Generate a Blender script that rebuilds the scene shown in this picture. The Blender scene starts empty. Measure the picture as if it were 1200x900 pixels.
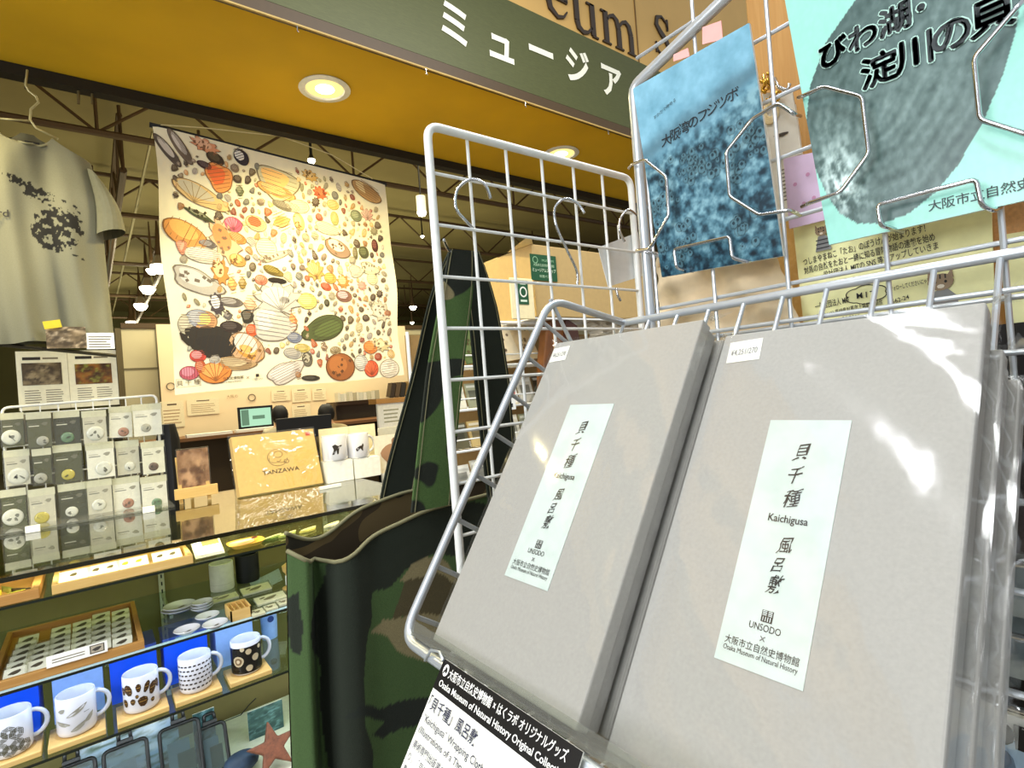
import bpy, bmesh, math, random
import numpy as np
from mathutils import Vector as V, Matrix
random.seed(7); rng=np.random.RandomState(5)
sc=bpy.context.scene; C=sc.collection
PI=math.pi
# ------------------------------------------------------------------ camera, world, lights
RM=Matrix(((0.78642684,-0.61282504,-0.07731939),(0.05907018,-0.04998681,0.99700152),(-0.61485245,-0.78863603,-0.00311128)))
Fpx=638.0; EYE=V((0,0,1.45))
cam=bpy.data.objects.new('camera',bpy.data.cameras.new('camera')); C.objects.link(cam)
cam.data.sensor_fit='HORIZONTAL'; cam.data.sensor_width=36; cam.data.lens=Fpx/1200*36
cam.data.clip_start=.01; cam.data.clip_end=200
_q=RM.transposed().to_quaternion().to_matrix()
cam.matrix_world=Matrix.Translation(EYE)@_q.to_4x4()
sc.camera=cam
w=bpy.data.worlds.new('world'); sc.world=w; w.use_nodes=True
w.node_tree.nodes['Background'].inputs[0].default_value=(.93,.97,1,1)
w.node_tree.nodes['Background'].inputs[1].default_value=.55
def area(name,loc,rot,sx,sy,power,col=(1,1,1),spread=PI):
    l=bpy.data.lights.new(name,'AREA'); l.shape='RECTANGLE'; l.size=sx; l.size_y=sy; l.energy=power; l.color=col; l.spread=spread
    o=bpy.data.objects.new(name,l); o.location=loc; o.rotation_euler=rot; C.objects.link(o); return o
def spot(name,loc,power,col,ang=110,rad=.04,blend=.8,rot=(0,0,0)):
    l=bpy.data.lights.new(name,'SPOT'); l.energy=power; l.color=col; l.spot_size=math.radians(ang); l.spot_blend=blend; l.shadow_soft_size=rad
    o=bpy.data.objects.new(name,l); o.location=loc; o.rotation_euler=rot; C.objects.link(o); return o
WARM=(1,.84,.40)
for k in range(4): area('aisle_tube_light',(-2.3+.55*k,-.9+.42*k,3.3),(math.radians(14),math.radians(-24+5*k),math.radians(35)),1.5,.10,12,(.95,.98,1))
area('aisle_side_fill',(-3.0,.2,1.9),(0,math.radians(-90),0),1.2,1.6,66,(.97,.99,1))  # unseen soft fill, added to brighten leaflets and boxes from the left
area('aisle_tube_light',(1.2,.5,3.2),(0,0,0),1.2,.12,26,(1,.98,.94))
area('shop_ceiling_light',(1.6,3.6,3.9),(0,0,0),3,1.5,60,(1,.86,.50))
area('office_ceiling_light',(2.3,7.3,3.7),(0,0,0),4.5,2.0,170,(1,.90,.62))
area('hall_ceiling_light',(3,13,4.2),(0,0,0),8,6,110,(.9,1,.62))
area('hall_bounce_fill',(2,4.2,2.9),(PI,0,0),5,.8,34,(1,.90,.5)); area('hall_bounce_fill',(3,9.5,2.7),(PI,0,0),7,2,85,(1,.92,.55)); area('hall_bounce_fill',(3,16,2.6),(PI,0,0),8,3,80,(1,.95,.6))  # unseen fill lights, added to brighten the hall ceiling like floor bounce
area('display_case_strip_light',(.1,1.73,.838),(math.radians(28),0,0),1.9,.02,1.7,(.62,.78,1))
area('display_case_upper_strip_light',(.1,1.76,1.095),(math.radians(30),0,0),1.9,.02,1.7,(1,.92,.66))
area('display_case_lower_strip_light',(.1,1.75,.655),(math.radians(25),0,0),1.9,.02,2.6,(.85,.95,1))
sc.view_settings.view_transform='Standard'; sc.view_settings.look='None'; sc.view_settings.gamma=1
sc.view_settings.use_curve_mapping=False; sc.view_settings.exposure=.25
sc.cycles.transparent_max_bounces=24
# ------------------------------------------------------------------ helpers
def ray(px,py): return RM.transposed()@V((px-600,450-py,-Fpx))
def YP(px,py,y): r=ray(px,py); return EYE+r*(y/r.y)
def XP(px,py,x): r=ray(px,py); return EYE+r*(x/r.x)
def ZP(px,py,z): r=ray(px,py); return EYE+r*((z-EYE.z)/r.z)
def lin(c):
    r=[]
    for x in c[:3]:
        x/=255; r.append(x/12.92 if x<=.04045 else ((x+.055)/1.055)**2.4)
    return tuple(r)+(1,)
_m={}
def mat(name,c=(200,200,200),rough=.6,metal=0,var=.06,scale=60,bump=0,emit=0,spec=.5,attr=False,sheen=0,coat=0):
    if name in _m: return _m[name]
    m=bpy.data.materials.new(name); m.use_nodes=True; nt=m.node_tree; N=nt.nodes; L=nt.links; b=N['Principled BSDF']
    b.inputs['Roughness'].default_value=rough; b.inputs['Metallic'].default_value=metal
    b.inputs['Specular IOR Level'].default_value=spec
    if coat: b.inputs['Coat Weight'].default_value=coat; b.inputs['Coat Roughness'].default_value=.12
    if sheen: b.inputs['Sheen Weight'].default_value=sheen
    tc=N.new('ShaderNodeTexCoord'); nz=N.new('ShaderNodeTexNoise'); nz.inputs['Scale'].default_value=scale; nz.inputs['Detail'].default_value=4
    L.new(tc.outputs['Object'],nz.inputs['Vector'])
    mr=N.new('ShaderNodeMapRange'); mr.inputs[1].default_value=.3; mr.inputs[2].default_value=.7
    mr.inputs[3].default_value=1-var; mr.inputs[4].default_value=1+var; L.new(nz.outputs[0],mr.inputs[0])
    hv=N.new('ShaderNodeVectorMath'); hv.operation='SCALE'; L.new(mr.outputs[0],hv.inputs['Scale'])
    if attr:
        a=N.new('ShaderNodeAttribute'); a.attribute_name='Col'; L.new(a.outputs['Color'],hv.inputs[0])
    else: hv.inputs[0].default_value=lin(c)[:3]
    L.new(hv.outputs[0],b.inputs['Base Color'])
    if emit: L.new(hv.outputs[0],b.inputs['Emission Color']); b.inputs['Emission Strength'].default_value=emit
    if bump:
        bp=N.new('ShaderNodeBump'); bp.inputs['Strength'].default_value=bump; bp.inputs['Distance'].default_value=.002
        L.new(nz.outputs[0],bp.inputs['Height']); L.new(bp.outputs[0],b.inputs['Normal'])
    m['nt']=1; _m[name]=m; return m
def glassmat(name,tint=(240,246,242),base=.04,rough=.02,wrinkle=0,wscale=18,milk=0,amp=.96,grow=5):
    if name in _m: return _m[name]
    m=bpy.data.materials.new(name); m.use_nodes=True; nt=m.node_tree; N=nt.nodes; L=nt.links
    N.remove(N['Principled BSDF']); out=N['Material Output']
    lw=N.new('ShaderNodeLayerWeight'); lw.inputs[0].default_value=.5
    p=N.new('ShaderNodeMath'); p.operation='POWER'; L.new(lw.outputs['Facing'],p.inputs[0]); p.inputs[1].default_value=grow
    q=N.new('ShaderNodeMath'); q.operation='MULTIPLY_ADD'; L.new(p.outputs[0],q.inputs[0]); q.inputs[1].default_value=amp; q.inputs[2].default_value=base
    tr=N.new('ShaderNodeBsdfTransparent'); tr.inputs[0].default_value=lin(tint)
    gl=N.new('ShaderNodeBsdfGlossy'); gl.inputs['Roughness'].default_value=rough; gl.inputs[0].default_value=(1,1,1,1)
    mx=N.new('ShaderNodeMixShader'); L.new(q.outputs[0],mx.inputs[0]); L.new(tr.outputs[0],mx.inputs[1]); L.new(gl.outputs[0],mx.inputs[2])
    last=mx
    if milk:
        df=N.new('ShaderNodeBsdfDiffuse'); df.inputs[0].default_value=(.8,.8,.78,1)
        m2=N.new('ShaderNodeMixShader'); m2.inputs[0].default_value=milk; L.new(mx.outputs[0],m2.inputs[1]); L.new(df.outputs[0],m2.inputs[2]); last=m2
    if wrinkle:
        tc=N.new('ShaderNodeTexCoord'); nz=N.new('ShaderNodeTexNoise'); nz.inputs['Scale'].default_value=wscale; nz.inputs['Detail'].default_value=3; nz.inputs['Distortion'].default_value=.8
        L.new(tc.outputs['Object'],nz.inputs['Vector']); bp=N.new('ShaderNodeBump'); bp.inputs['Strength'].default_value=wrinkle; bp.inputs['Distance'].default_value=.01
        L.new(nz.outputs[0],bp.inputs['Height']); L.new(bp.outputs[0],gl.inputs['Normal']); L.new(bp.outputs[0],lw.inputs['Normal'])
    L.new(last.outputs[0],out.inputs[0]); _m[name]=m; return m
def ramp_mat(name,stops,scale=(1,1,1),nscale=5,rough=.8,detail=2,const=True,kind='noise',dist=0,bump=0,metal=0):
    m=bpy.data.materials.new(name); m.use_nodes=True; nt=m.node_tree; N=nt.nodes; L=nt.links; b=N['Principled BSDF']
    b.inputs['Roughness'].default_value=rough; b.inputs['Metallic'].default_value=metal
    tc=N.new('ShaderNodeTexCoord'); mp=N.new('ShaderNodeMapping'); mp.inputs['Scale'].default_value=scale; L.new(tc.outputs['Object'],mp.inputs[0])
    if kind=='wave':
        nz=N.new('ShaderNodeTexWave'); nz.inputs['Scale'].default_value=nscale; nz.inputs['Distortion'].default_value=dist; nz.inputs['Detail'].default_value=detail
        o=nz.outputs['Fac']
    else:
        nz=N.new('ShaderNodeTexNoise'); nz.inputs['Scale'].default_value=nscale; nz.inputs['Detail'].default_value=detail; nz.inputs['Distortion'].default_value=dist
        o=nz.outputs[0]
    L.new(mp.outputs[0],nz.inputs['Vector'])
    cr=N.new('ShaderNodeValToRGB'); cr.color_ramp.interpolation='CONSTANT' if const else 'LINEAR'
    e=cr.color_ramp.elements
    while len(e)<len(stops): e.new(.5)
    for k,(t,c) in enumerate(stops): e[k].position=t; e[k].color=lin(c)
    L.new(o,cr.inputs[0]); L.new(cr.outputs[0],b.inputs['Base Color'])
    if bump:
        n2=N.new('ShaderNodeTexNoise'); n2.inputs['Scale'].default_value=900; L.new(tc.outputs['Object'],n2.inputs['Vector'])
        bp=N.new('ShaderNodeBump'); bp.inputs['Strength'].default_value=bump; bp.inputs['Distance'].default_value=.001; L.new(n2.outputs[0],bp.inputs['Height']); L.new(bp.outputs[0],b.inputs['Normal'])
    _m[name]=m; return m
PRINT=mat('printed_ink',rough=.55,attr=True,var=.03,scale=200)
PRINTG=mat('glossy_print',rough=.3,attr=True,var=.02,scale=200)
CLOTHP=mat('fabric_print',rough=.9,attr=True,var=.05,scale=300)
def emitmat(name,c,s):
    if name in _m: return _m[name]
    m=bpy.data.materials.new(name); m.use_nodes=True; N=m.node_tree.nodes; b=N['Principled BSDF']
    b.inputs['Base Color'].default_value=(0,0,0,1); b.inputs['Emission Color'].default_value=lin(c); b.inputs['Emission Strength'].default_value=s
    _m[name]=m; return m
class Fr:
    def __init__(s,o,u=(1,0,0),v=(0,0,1)):
        s.o=V(o); s.u=V(u).normalized(); s.v=V(v).normalized(); s.n=s.u.cross(s.v)
    def p(s,a,b,c=0): return s.o+s.u*a+s.v*b+s.n*c
    def sh(s,a,b,c=0): return Fr(s.p(a,b,c),s.u,s.v)
    def rot(s,d):
        r=math.radians(d); return Fr(s.o,s.u*math.cos(r)+s.v*math.sin(r),s.v*math.cos(r)-s.u*math.sin(r))
def wl(o):
    r=V((0,0,0))
    while o: r+=o.location; o=o.parent
    return r
def props(o,label=None,cat=None,group=None,kind=None):
    if label: o['label']=label
    if cat: o['category']=cat
    if group: o['group']=group
    if kind: o['kind']=kind
    return o
def T(name,label,cat,loc=(0,0,0),group=None):
    o=bpy.data.objects.new(name,None); o.empty_display_size=.05; C.objects.link(o); o.location=loc
    return props(o,label,cat,group)
class MB:
    def __init__(s): s.v=[]; s.f=[]; s.c=[]; s.col=False
    def add(s,vs,fs,c=None):
        n=len(s.v); s.v+= [V(x) for x in vs]
        for f in fs: s.f.append([n+i for i in f]); s.c.append(c)
        if c: s.col=True
        return s
    def poly(s,pts,c=None): return s.add(pts,[list(range(len(pts)))],c)
    def hexa(s,p,c=None): # 8 points: bottom 4, top 4
        return s.add(p,[(3,2,1,0),(4,5,6,7),(0,1,5,4),(1,2,6,5),(2,3,7,6),(3,0,4,7)],c)
    def box(s,x0,x1,y0,y1,z0,z1,c=None):
        return s.hexa([(x0,y0,z0),(x1,y0,z0),(x1,y1,z0),(x0,y1,z0),(x0,y0,z1),(x1,y0,z1),(x1,y1,z1),(x0,y1,z1)],c)
    def fb(s,fr,a0,a1,b0,b1,c0,c1,c=None):
        return s.hexa([fr.p(a,b,d) for d in (c0,c1) for a,b in ((a0,b0),(a1,b0),(a1,b1),(a0,b1))],c)
    def fq(s,fr,a0,a1,b0,b1,h=0,c=None): return s.poly([fr.p(a0,b0,h),fr.p(a1,b0,h),fr.p(a1,b1,h),fr.p(a0,b1,h)],c)
    def tube(s,pts,r,n=8,closed=False,c=None):
        pts=[V(p) for p in pts]; m=len(pts); rings=[]; up=None
        for i,p in enumerate(pts):
            a=pts[(i-1)%m] if (closed or i>0) else p; b=pts[(i+1)%m] if (closed or i<m-1) else p
            t=(b-a)
            t=t.normalized() if t.length>1e-9 else V((0,0,1))
            if up is None: up=t.orthogonal().normalized()
            up=(up-t*up.dot(t)); up=up.normalized() if up.length>1e-6 else t.orthogonal().normalized()
            sd=t.cross(up); rr=r[i] if isinstance(r,(list,tuple)) else r
            rings.append([p+(up*math.cos(2*PI*k/n)+sd*math.sin(2*PI*k/n))*rr for k in range(n)])
        base=len(s.v); s.v+= [x for q in rings for x in q]
        for i in range(m if closed else m-1):
            j=(i+1)%m
            for k in range(n):
                s.f.append([base+i*n+k,base+i*n+(k+1)%n,base+j*n+(k+1)%n,base+j*n+k]); s.c.append(c)
        if not closed:
            s.f.append([base+k for k in range(n)][::-1]); s.f.append([base+(m-1)*n+k for k in range(n)]); s.c+=[c,c]
        if c: s.col=True
        return s
    def lathe(s,o,prof,n=24,c=None,close=False,axis=None):
        o=V(o); base=len(s.v); m=len(prof)
        for r,z in prof:
            for k in range(n): s.v.append(o+V((r*math.cos(2*PI*k/n),r*math.sin(2*PI*k/n),z)))
        for i in range(m-1+(1 if close else 0)):
            j=(i+1)%m
            for k in range(n): s.f.append([base+i*n+k,base+i*n+(k+1)%n,base+j*n+(k+1)%n,base+j*n+k]); s.c.append(c)
        if c: s.col=True
        return s
    def disc(s,fr,a,b,rx,ry,h,c=None,n=20,rot=0):
        cr,sr=math.cos(rot),math.sin(rot); P=[]
        for k in range(n):
            x,y=rx*math.cos(2*PI*k/n),ry*math.sin(2*PI*k/n); P.append(fr.p(a+x*cr-y*sr,b+x*sr+y*cr,h))
        return s.poly(P,c)
    def slab_disc(s,fr,a,b,r,h0,h1,c=None,n=24):
        P=[(a+r*math.cos(2*PI*k/n),b+r*math.sin(2*PI*k/n)) for k in range(n)]
        return s.prism(fr,P,h0,h1,c)
    def prism(s,fr,P,h0,h1,c=None):
        n=len(P); return s.add([fr.p(x,y,h0) for x,y in P]+[fr.p(x,y,h1) for x,y in P],
            [list(range(n))[::-1],[n+i for i in range(n)]]+[[i,(i+1)%n,n+(i+1)%n,n+i] for i in range(n)],c)
    def build(s,name,m,parent=None,smooth=False,bevel=0,label=None,cat=None,group=None,kind=None,loc=None,seg=2):
        base=wl(parent) if parent else V((0,0,0))
        if loc is not None: base=V(loc)
        me=bpy.data.meshes.new(name); me.from_pydata([tuple(x-base) for x in s.v],[],s.f)
        me.materials.append(m)
        if s.col:
            ca=me.color_attributes.new('Col','FLOAT_COLOR','CORNER'); arr=np.empty((len(me.loops),4),np.float32); i=0
            for f,c in zip(s.f,s.c):
                L=lin(c) if c else (.8,.8,.8,1)
                arr[i:i+len(f)]=L; i+=len(f)
            ca.data.foreach_set('color',arr.ravel())
        if bevel:
            bm=bmesh.new(); bm.from_mesh(me); bmesh.ops.recalc_face_normals(bm,faces=bm.faces)
            bmesh.ops.bevel(bm,geom=list(bm.edges),offset=bevel,segments=seg,affect='EDGES',profile=.5,clamp_overlap=True); bm.to_mesh(me); bm.free()
        if smooth:
            me.polygons.foreach_set('use_smooth',[True]*len(me.polygons))
            if smooth!='all':
                me.update()
                try: me.set_sharp_from_angle(angle=math.radians(40))
                except Exception: pass
        me.update()
        o=bpy.data.objects.new(name,me); C.objects.link(o)
        if parent: o.parent=parent
        elif loc is not None: o.location=loc
        return props(o,label,cat,group,kind)
def copy_tree(o,parent=None):
    c=o.copy(); C.objects.link(c); c.parent=parent
    for ch in [x for x in o.children]: copy_tree(ch,c)
    return c
def rpath(pts,r,n=4,closed=False):
    pts=[V(p) for p in pts]; out=[]; m=len(pts)
    for i,p in enumerate(pts):
        if not closed and i in (0,m-1): out.append(p); continue
        a=pts[(i-1)%m]; b=pts[(i+1)%m]; d1=(a-p); d2=(b-p); rr=min(r,d1.length*.45,d2.length*.45)
        q0=p+d1.normalized()*rr; q1=p+d2.normalized()*rr
        for k in range(n+1):
            t=k/n; out.append(q0*(1-t)**2+p*2*t*(1-t)+q1*t*t)
    return out
_tc={}
def glyphs(txt,bold):
    k=(txt,bold)
    if k in _tc: return _tc[k]
    cu=bpy.data.curves.new('t','FONT'); cu.body=txt; cu.size=1; cu.offset=bold; cu.resolution_u=3; cu.fill_mode='FRONT'
    o=bpy.data.objects.new('t',cu); C.objects.link(o)
    me=bpy.data.meshes.new_from_object(o.evaluated_get(bpy.context.evaluated_depsgraph_get()))
    vs=[v.co.copy() for v in me.vertices]; fs=[list(p.vertices) for p in me.polygons]
    bpy.data.objects.remove(o); bpy.data.curves.remove(cu); bpy.data.meshes.remove(me)
    _tc[k]=(vs,fs); return _tc[k]
def text(mb,fr,txt,a,b,size,c=(20,20,20),align='c',bold=0,sx=1,h=.0004,width=None,shear=0):
    vs,fs=glyphs(txt,bold)
    if not vs: return
    x0=min(v.x for v in vs); x1=max(v.x for v in vs)
    if width: sx=width/((x1-x0)*size)
    off={'l':x0,'c':(x0+x1)/2,'r':x1}[align]
    mb.add([fr.p(a+((v.x-off)+shear*v.y)*size*sx,b+v.y*size,h) for v in vs],fs,c)
def fbm(nx,ny,sx,sy,oct=4,seed=0):
    r=np.random.RandomState(seed); out=np.zeros((ny,nx)); amp=1; tot=0
    for o in range(oct):
        gx,gy=max(2,int(sx*2**o))+2,max(2,int(sy*2**o))+2; g=r.rand(gy,gx)
        X=np.linspace(0,gx-2.001,nx); Y=np.linspace(0,gy-2.001,ny); xi=X.astype(int); yi=Y.astype(int)
        fx=X-xi; fy=Y-yi; fx=fx*fx*(3-2*fx); fy=(fy*fy*(3-2*fy))[:,None]
        a=g[np.ix_(yi,xi)]; b=g[np.ix_(yi,xi+1)]; c=g[np.ix_(yi+1,xi)]; d=g[np.ix_(yi+1,xi+1)]
        out+=amp*((a*(1-fx)+b*fx)*(1-fy)+(c*(1-fx)+d*fx)*fy); tot+=amp; amp*=.55
    return out/tot
def painted(name,fn,img,m,parent):
    """grid sheet; fn(u,v)->world point, img (ny,nx,3) sRGB 0-255 array, row 0 at v=0 (bottom)"""
    ny,nx,_=img.shape; base=wl(parent) if parent else V((0,0,0))
    vs=[tuple(fn(i/(nx-1),j/(ny-1))-base) for j in range(ny) for i in range(nx)]
    fs=[(j*nx+i,j*nx+i+1,(j+1)*nx+i+1,(j+1)*nx+i) for j in range(ny-1) for i in range(nx-1)]
    me=bpy.data.meshes.new(name); me.from_pydata(vs,[],fs); me.materials.append(m)
    ca=me.color_attributes.new('Col','FLOAT_COLOR','POINT'); x=np.clip(img.reshape(-1,3),0,255)/255
    l=np.where(x<=.04045,x/12.92,((x+.055)/1.055)**2.4); arr=np.ones((len(l),4),np.float32); arr[:,:3]=l
    ca.data.foreach_set('color',arr.ravel()); me.polygons.foreach_set('use_smooth',[True]*len(me.polygons)); me.update()
    o=bpy.data.objects.new(name,me); C.objects.link(o)
    if parent: o.parent=parent
    return o
def rectY(x0,y0,x1,y1,Y,h=0):
    """upright rectangle facing the aisle, fitted to a pixel box on the plane y=Y"""
    my=(y0+y1)/2; mx=(x0+x1)/2
    a=YP(x0,my,Y).x; b=YP(x1,my,Y).x; t=YP(mx,y0,Y).z; bo=YP(mx,y1,Y).z
    return Fr((a,Y-h,bo)),b-a,t-bo
def mix(a,b,t): return tuple(a[i]*(1-t)+b[i]*t for i in range(3))
# materials
WHITE=mat('white_paint',(235,236,232),.35); SILVER=mat('silver_paint',(196,202,208),.34,.55,var=.03)
CHROME=mat('chrome_wire',(205,208,212),.16,1,var=.02); OCHRE=mat('ochre_soffit_paint',(214,172,16),.8,var=.09,scale=3,bump=.15)
WOODL=ramp_mat('light_wood',[(0,(232,196,128)),(.5,(218,178,104)),(1,(240,208,146))],(1,14,14),9,.55,3,False)
WOODO=ramp_mat('orange_wood',[(0,(198,150,84)),(.5,(182,132,68)),(1,(212,168,102))],(1,14,14),9,.5,3,False)
WOODT=ramp_mat('tan_wood_board',[(0,(196,150,84)),(.5,(178,130,66)),(1,(210,166,100))],(14,14,1),7,.5,3,False)
GLASS=glassmat('shelf_glass',(226,236,224),.06,.015); EDGE=mat('glass_edge',(26,34,26),.15,var=.02)
ACRYL=glassmat('clear_acrylic',(236,238,232),.07,.02,milk=.06)
WRAP=glassmat('clear_plastic_wrap',(250,250,249),.07,.09,wrinkle=.22,wscale=8,milk=.01,grow=4,amp=.30)
BAGP=glassmat('clear_packet_film',(248,248,242),.05,.10,wrinkle=.5,wscale=30,milk=.015)
PAPERW=mat('white_paper',(240,240,232),.7); CREAM=mat('cream_card',(236,222,184),.7); BLACK=mat('black_plastic',(14,14,16),.4)
CERAM=mat('white_glazed_ceramic',(214,215,222),.15,var=.01,coat=.5); OLIVE=mat('olive_board',(128,116,70),.7,var=.08,scale=8)
GREYBOX=mat('grey_boxboard',(169,167,162),.72,var=.045,scale=420,bump=.08)
# ------------------------------------------------------------------ the setting
def struct(name,mb,m,**k): return mb.build(name,m,kind='structure',**k)
struct('floor',MB().box(-7,14,-4,22,-.1,0),mat('grey_floor_tiles',(120,112,96),.4,scale=4))
struct('ceiling',MB().box(-7,14,2.30,22,4.9,5.0),mat('dark_hall_ceiling',(140,128,84),.9,scale=2))
SOFFY=1.615
struct('trim_1',MB().box(-5,6,SOFFY+.005,2.30,2.6,2.72),OCHRE)
struct('wall_front',MB().box(-5,6,SOFFY+.01,SOFFY+.14,2.721,4.0),mat('tan_fascia_board',(214,172,98),.6,var=.05,scale=5))
for x in (-1.6,2.195,4.4): struct('trim_9',MB().box(x-.003,x+.003,SOFFY+.006,SOFFY+.0099,2.95,4.0),mat('seam_brown',(120,88,40),.7))
struct('wall_back',MB().box(-7,14,22,22.1,0,4.9),mat('olive_far_wall',(120,116,72),.8,scale=1))
struct('wall_left',MB().box(-7,-6.9,2.3,22,0,4.9),OLIVE); struct('wall_right',MB().box(13.9,14,2.3,22,0,4.9),OLIVE)
struct('trim_2',MB().box(-5,6,2.29,2.335,2.562,2.598),mat('black_track',(18,14,8),.5))
struct('trim_3',MB().box(-5,6,SOFFY-.012,SOFFY+.004,2.562,2.602),mat('brown_sign_edge',(74,54,22),.5))
rail=T('curtain_rail','thin metal rail under the lower edge of the green sign band','rail',(0,SOFFY,2.58))
MB().box(-4,5,SOFFY-.018,SOFFY-.012,2.556,2.561).build('rail_bar',mat('dull_brass',(190,160,90),.6),rail)
for x in (-.5,.25,.55,.98,1.42,1.9,2.4): MB().tube([(x,SOFFY-.016,2.556),(x,SOFFY-.016,2.540),(x+.004,SOFFY-.016,2.537)],.0016,6).build('rail_hook',CHROME,rail)
# half height partition behind the office
panelm=mat('cream_partition',(206,196,158),.5,var=.04,scale=3)
struct('wall_partition',MB().box(.41,11,9.0,9.1,0,2.63),panelm)
struct('trim_4',MB().box(.34,.41,8.98,14,0,2.63),mat('dark_partition_post',(96,84,52),.6))
struct('trim_5',MB().box(.41,11,8.97,9.12,2.63,2.70),mat('dark_partition_cap',(80,60,30),.6))
for x in (.80,1.20,1.60): struct('trim_6',MB().box(x-.008,x+.008,8.985,8.999,0,2.63),mat('panel_joint',(120,112,84),.6))
struct('trim_7',MB().box(.41,2.05,8.985,8.999,2.07,2.088),_m['panel_joint'])
fr,wd,ht=rectY(386,440,478,466,8.9)
wn=MB().fb(fr,-.02,wd+.02,-.03,ht+.02,-.02,.02).build('window_1',mat('window_frame',(170,160,120),.5),kind='structure')
MB().fb(fr,0,wd,0,ht,.021,.025).build('pane',emitmat('teal_window_light',(150,205,190),.75),wn)
for i in range(1,9): MB().fb(fr,wd*i/9-.012,wd*i/9+.012,0,ht,.026,.03).build('mullion',WHITE,wn)
# ------------------------------------------------------------------ roof trusses
TR=mat('brown_truss_paint',(84,62,34),.6)
def truss(label,p0,p1,n,z0=4.25,z1=4.78,r=.028,w=0,group=None):
    p0=V(p0);p1=V(p1); t=T('roof_truss',label,'truss',(p0.x,p0.y,z0),group)
    d=(p1-p0); 
    def P(k,z): q=p0+d*k; return V((q.x,q.y,z))
    MB().tube([P(0,z1),P(1,z1)],r,6).build('upper_chord',TR,t); MB().tube([P(0,z0),P(1,z0)],r*1.25,6).build('lower_chord',TR,t)
    for i in range(n):
        a,b=(z0,z1) if i%2==0 else (z1,z0)
        MB().tube([P(i/n,a),P((i+1)/n,b)],r*.55,5).build('strut',TR,t)
    for i in range(0,n,4): MB().tube([P(i/n,z0),P(i/n,z1+.1)],r*.6,5).build('hanger_rod',TR,t)
for i,(y,d) in enumerate([(4.3,'nearest the ochre soffit'),(6.6,'second behind the ochre soffit'),(9.2,'third behind the ochre soffit'),(12.2,'fourth behind the ochre soffit'),(15.5,'fifth behind the ochre soffit'),(19.,'farthest, against the rear wall')]):
    truss('brown steel roof truss crossing the hall ceiling, '+d,(-5,y,0),(12,y,0),26)
truss('long steel truss running away between t-shirt and shell banner, left one',(.45,7.1,0),(.45,21,0),24,4.1,4.7,.03)
truss('long steel truss running away between t-shirt and shell banner, right one',(1.2,7.1,0),(1.2,21,0),24,4.0,4.6,.03)
t=MB().tube([(.71,6.7,4.4),(.71,21,4.4)],.018,6).build('conduit',mat('pale_conduit',(170,160,120),.4,.4)); props(t,'pale straight conduit running away under the hall ceiling','pipe')
def hall_lamp(px,py,y,r,label,group=None,energy=18):
    p=YP(px,py,y); t=T('hall_lamp',label,'lamp',p,group)
    MB().tube([p+V((0,0,r*.2)),p+V((0,0,r*1.6)),p+V((0,0,4.9-p.z))],[r*.9,r*.4,.008],8).build('lamp_housing',BLACK if r<.05 else TR,t)
    MB().lathe(p,[(.001,-r*.9),(r*.6,-r*.75),(r,-r*.1),(r,r*.2),(.001,r*.25)],12).build('lamp_bulb',emitmat('lamp_glow',(255,246,214),9),t,smooth=True)
    if energy:
        l=bpy.data.lights.new('hall_lamp_light','POINT'); l.energy=energy; l.color=(1,.9,.6); l.shadow_soft_size=.1; o=bpy.data.objects.new('hall_lamp_light',l); o.location=p-V((0,0,.25)); C.objects.link(o)
for a in [(187,313,11.2,.14,'largest bright lamp in the row left of the shell banner'),(178,317,11.6,.09,'small lamp just left of the largest bright one'),(173,338,13.1,.14,'third lamp down the row left of the banner'),(165,358,15.3,.14,'fourth lamp down the row left of the banner'),(154,378,18.2,.13,'lowest lamp of the row, left of the banner above the partition'),
    (365,188,5.7,.04,'small bright lamp showing above the banner top edge'),(484,360,14,.10,'round lamp low between banner and camouflage strap'),(483,378,15,.06,'smaller lamp below the round one beside the strap'),(577,229,8,.05,'small lamp seen through the grid beside the first hook'),(495,277,9,.035,'tiny lamp dot between banner and grid')]: hall_lamp(*a,energy=25 if a[3]>.1 else 0)
p=YP(494,246,4.2); t=T('track_spotlight','white track spotlight hanging between banner and wire grid','lamp',p)
MB().tube([p+V((0,0,-.02)),p+V((0,0,.12))],.042,12).build('lamp_housing',WHITE,t,smooth=True); MB().tube([p+V((0,0,.12)),V((p.x,p.y,4.9))],.008,6).build('stem',BLACK,t)
MB().lathe(p,[(.001,-.06),(.03,-.05),(.042,-.025)],12).build('lamp_bulb',emitmat('lamp_glow',(255,246,214),9),t,smooth=True)
# downlights in the soffit
for i,(x,lb) in enumerate([(-.44,None),(.757,'round recessed downlight glowing in the ochre soffit, left one'),(1.95,'round recessed downlight in the ochre soffit behind the grid'),(3.14,None)]):
    if lb:
        t=T('downlight',lb,'lamp',(x,1.955,2.6))
        MB().lathe((x,1.955,2.6),[(.088,-.001),(.092,-.006),(.07,-.009),(.066,-.001)],32,close=True).build('trim_ring',WHITE,t,smooth=True)
        MB().lathe((x,1.955,2.597),[(.0665,0),(.03,-.001),(.0005,-.002)],32).build('diffuser',emitmat('downlight_glow',(255,222,130),1.3),t); MB().lathe((x,1.955,2.594),[(.034,0),(.02,-.004),(.0005,-.006)],24).build('bulb',emitmat('downlight_bulb',(255,246,210),8),t)
    spot('downlight_lamp',(x,1.955,2.585),80 if i==1 else 42,WARM,150,.05)
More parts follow.
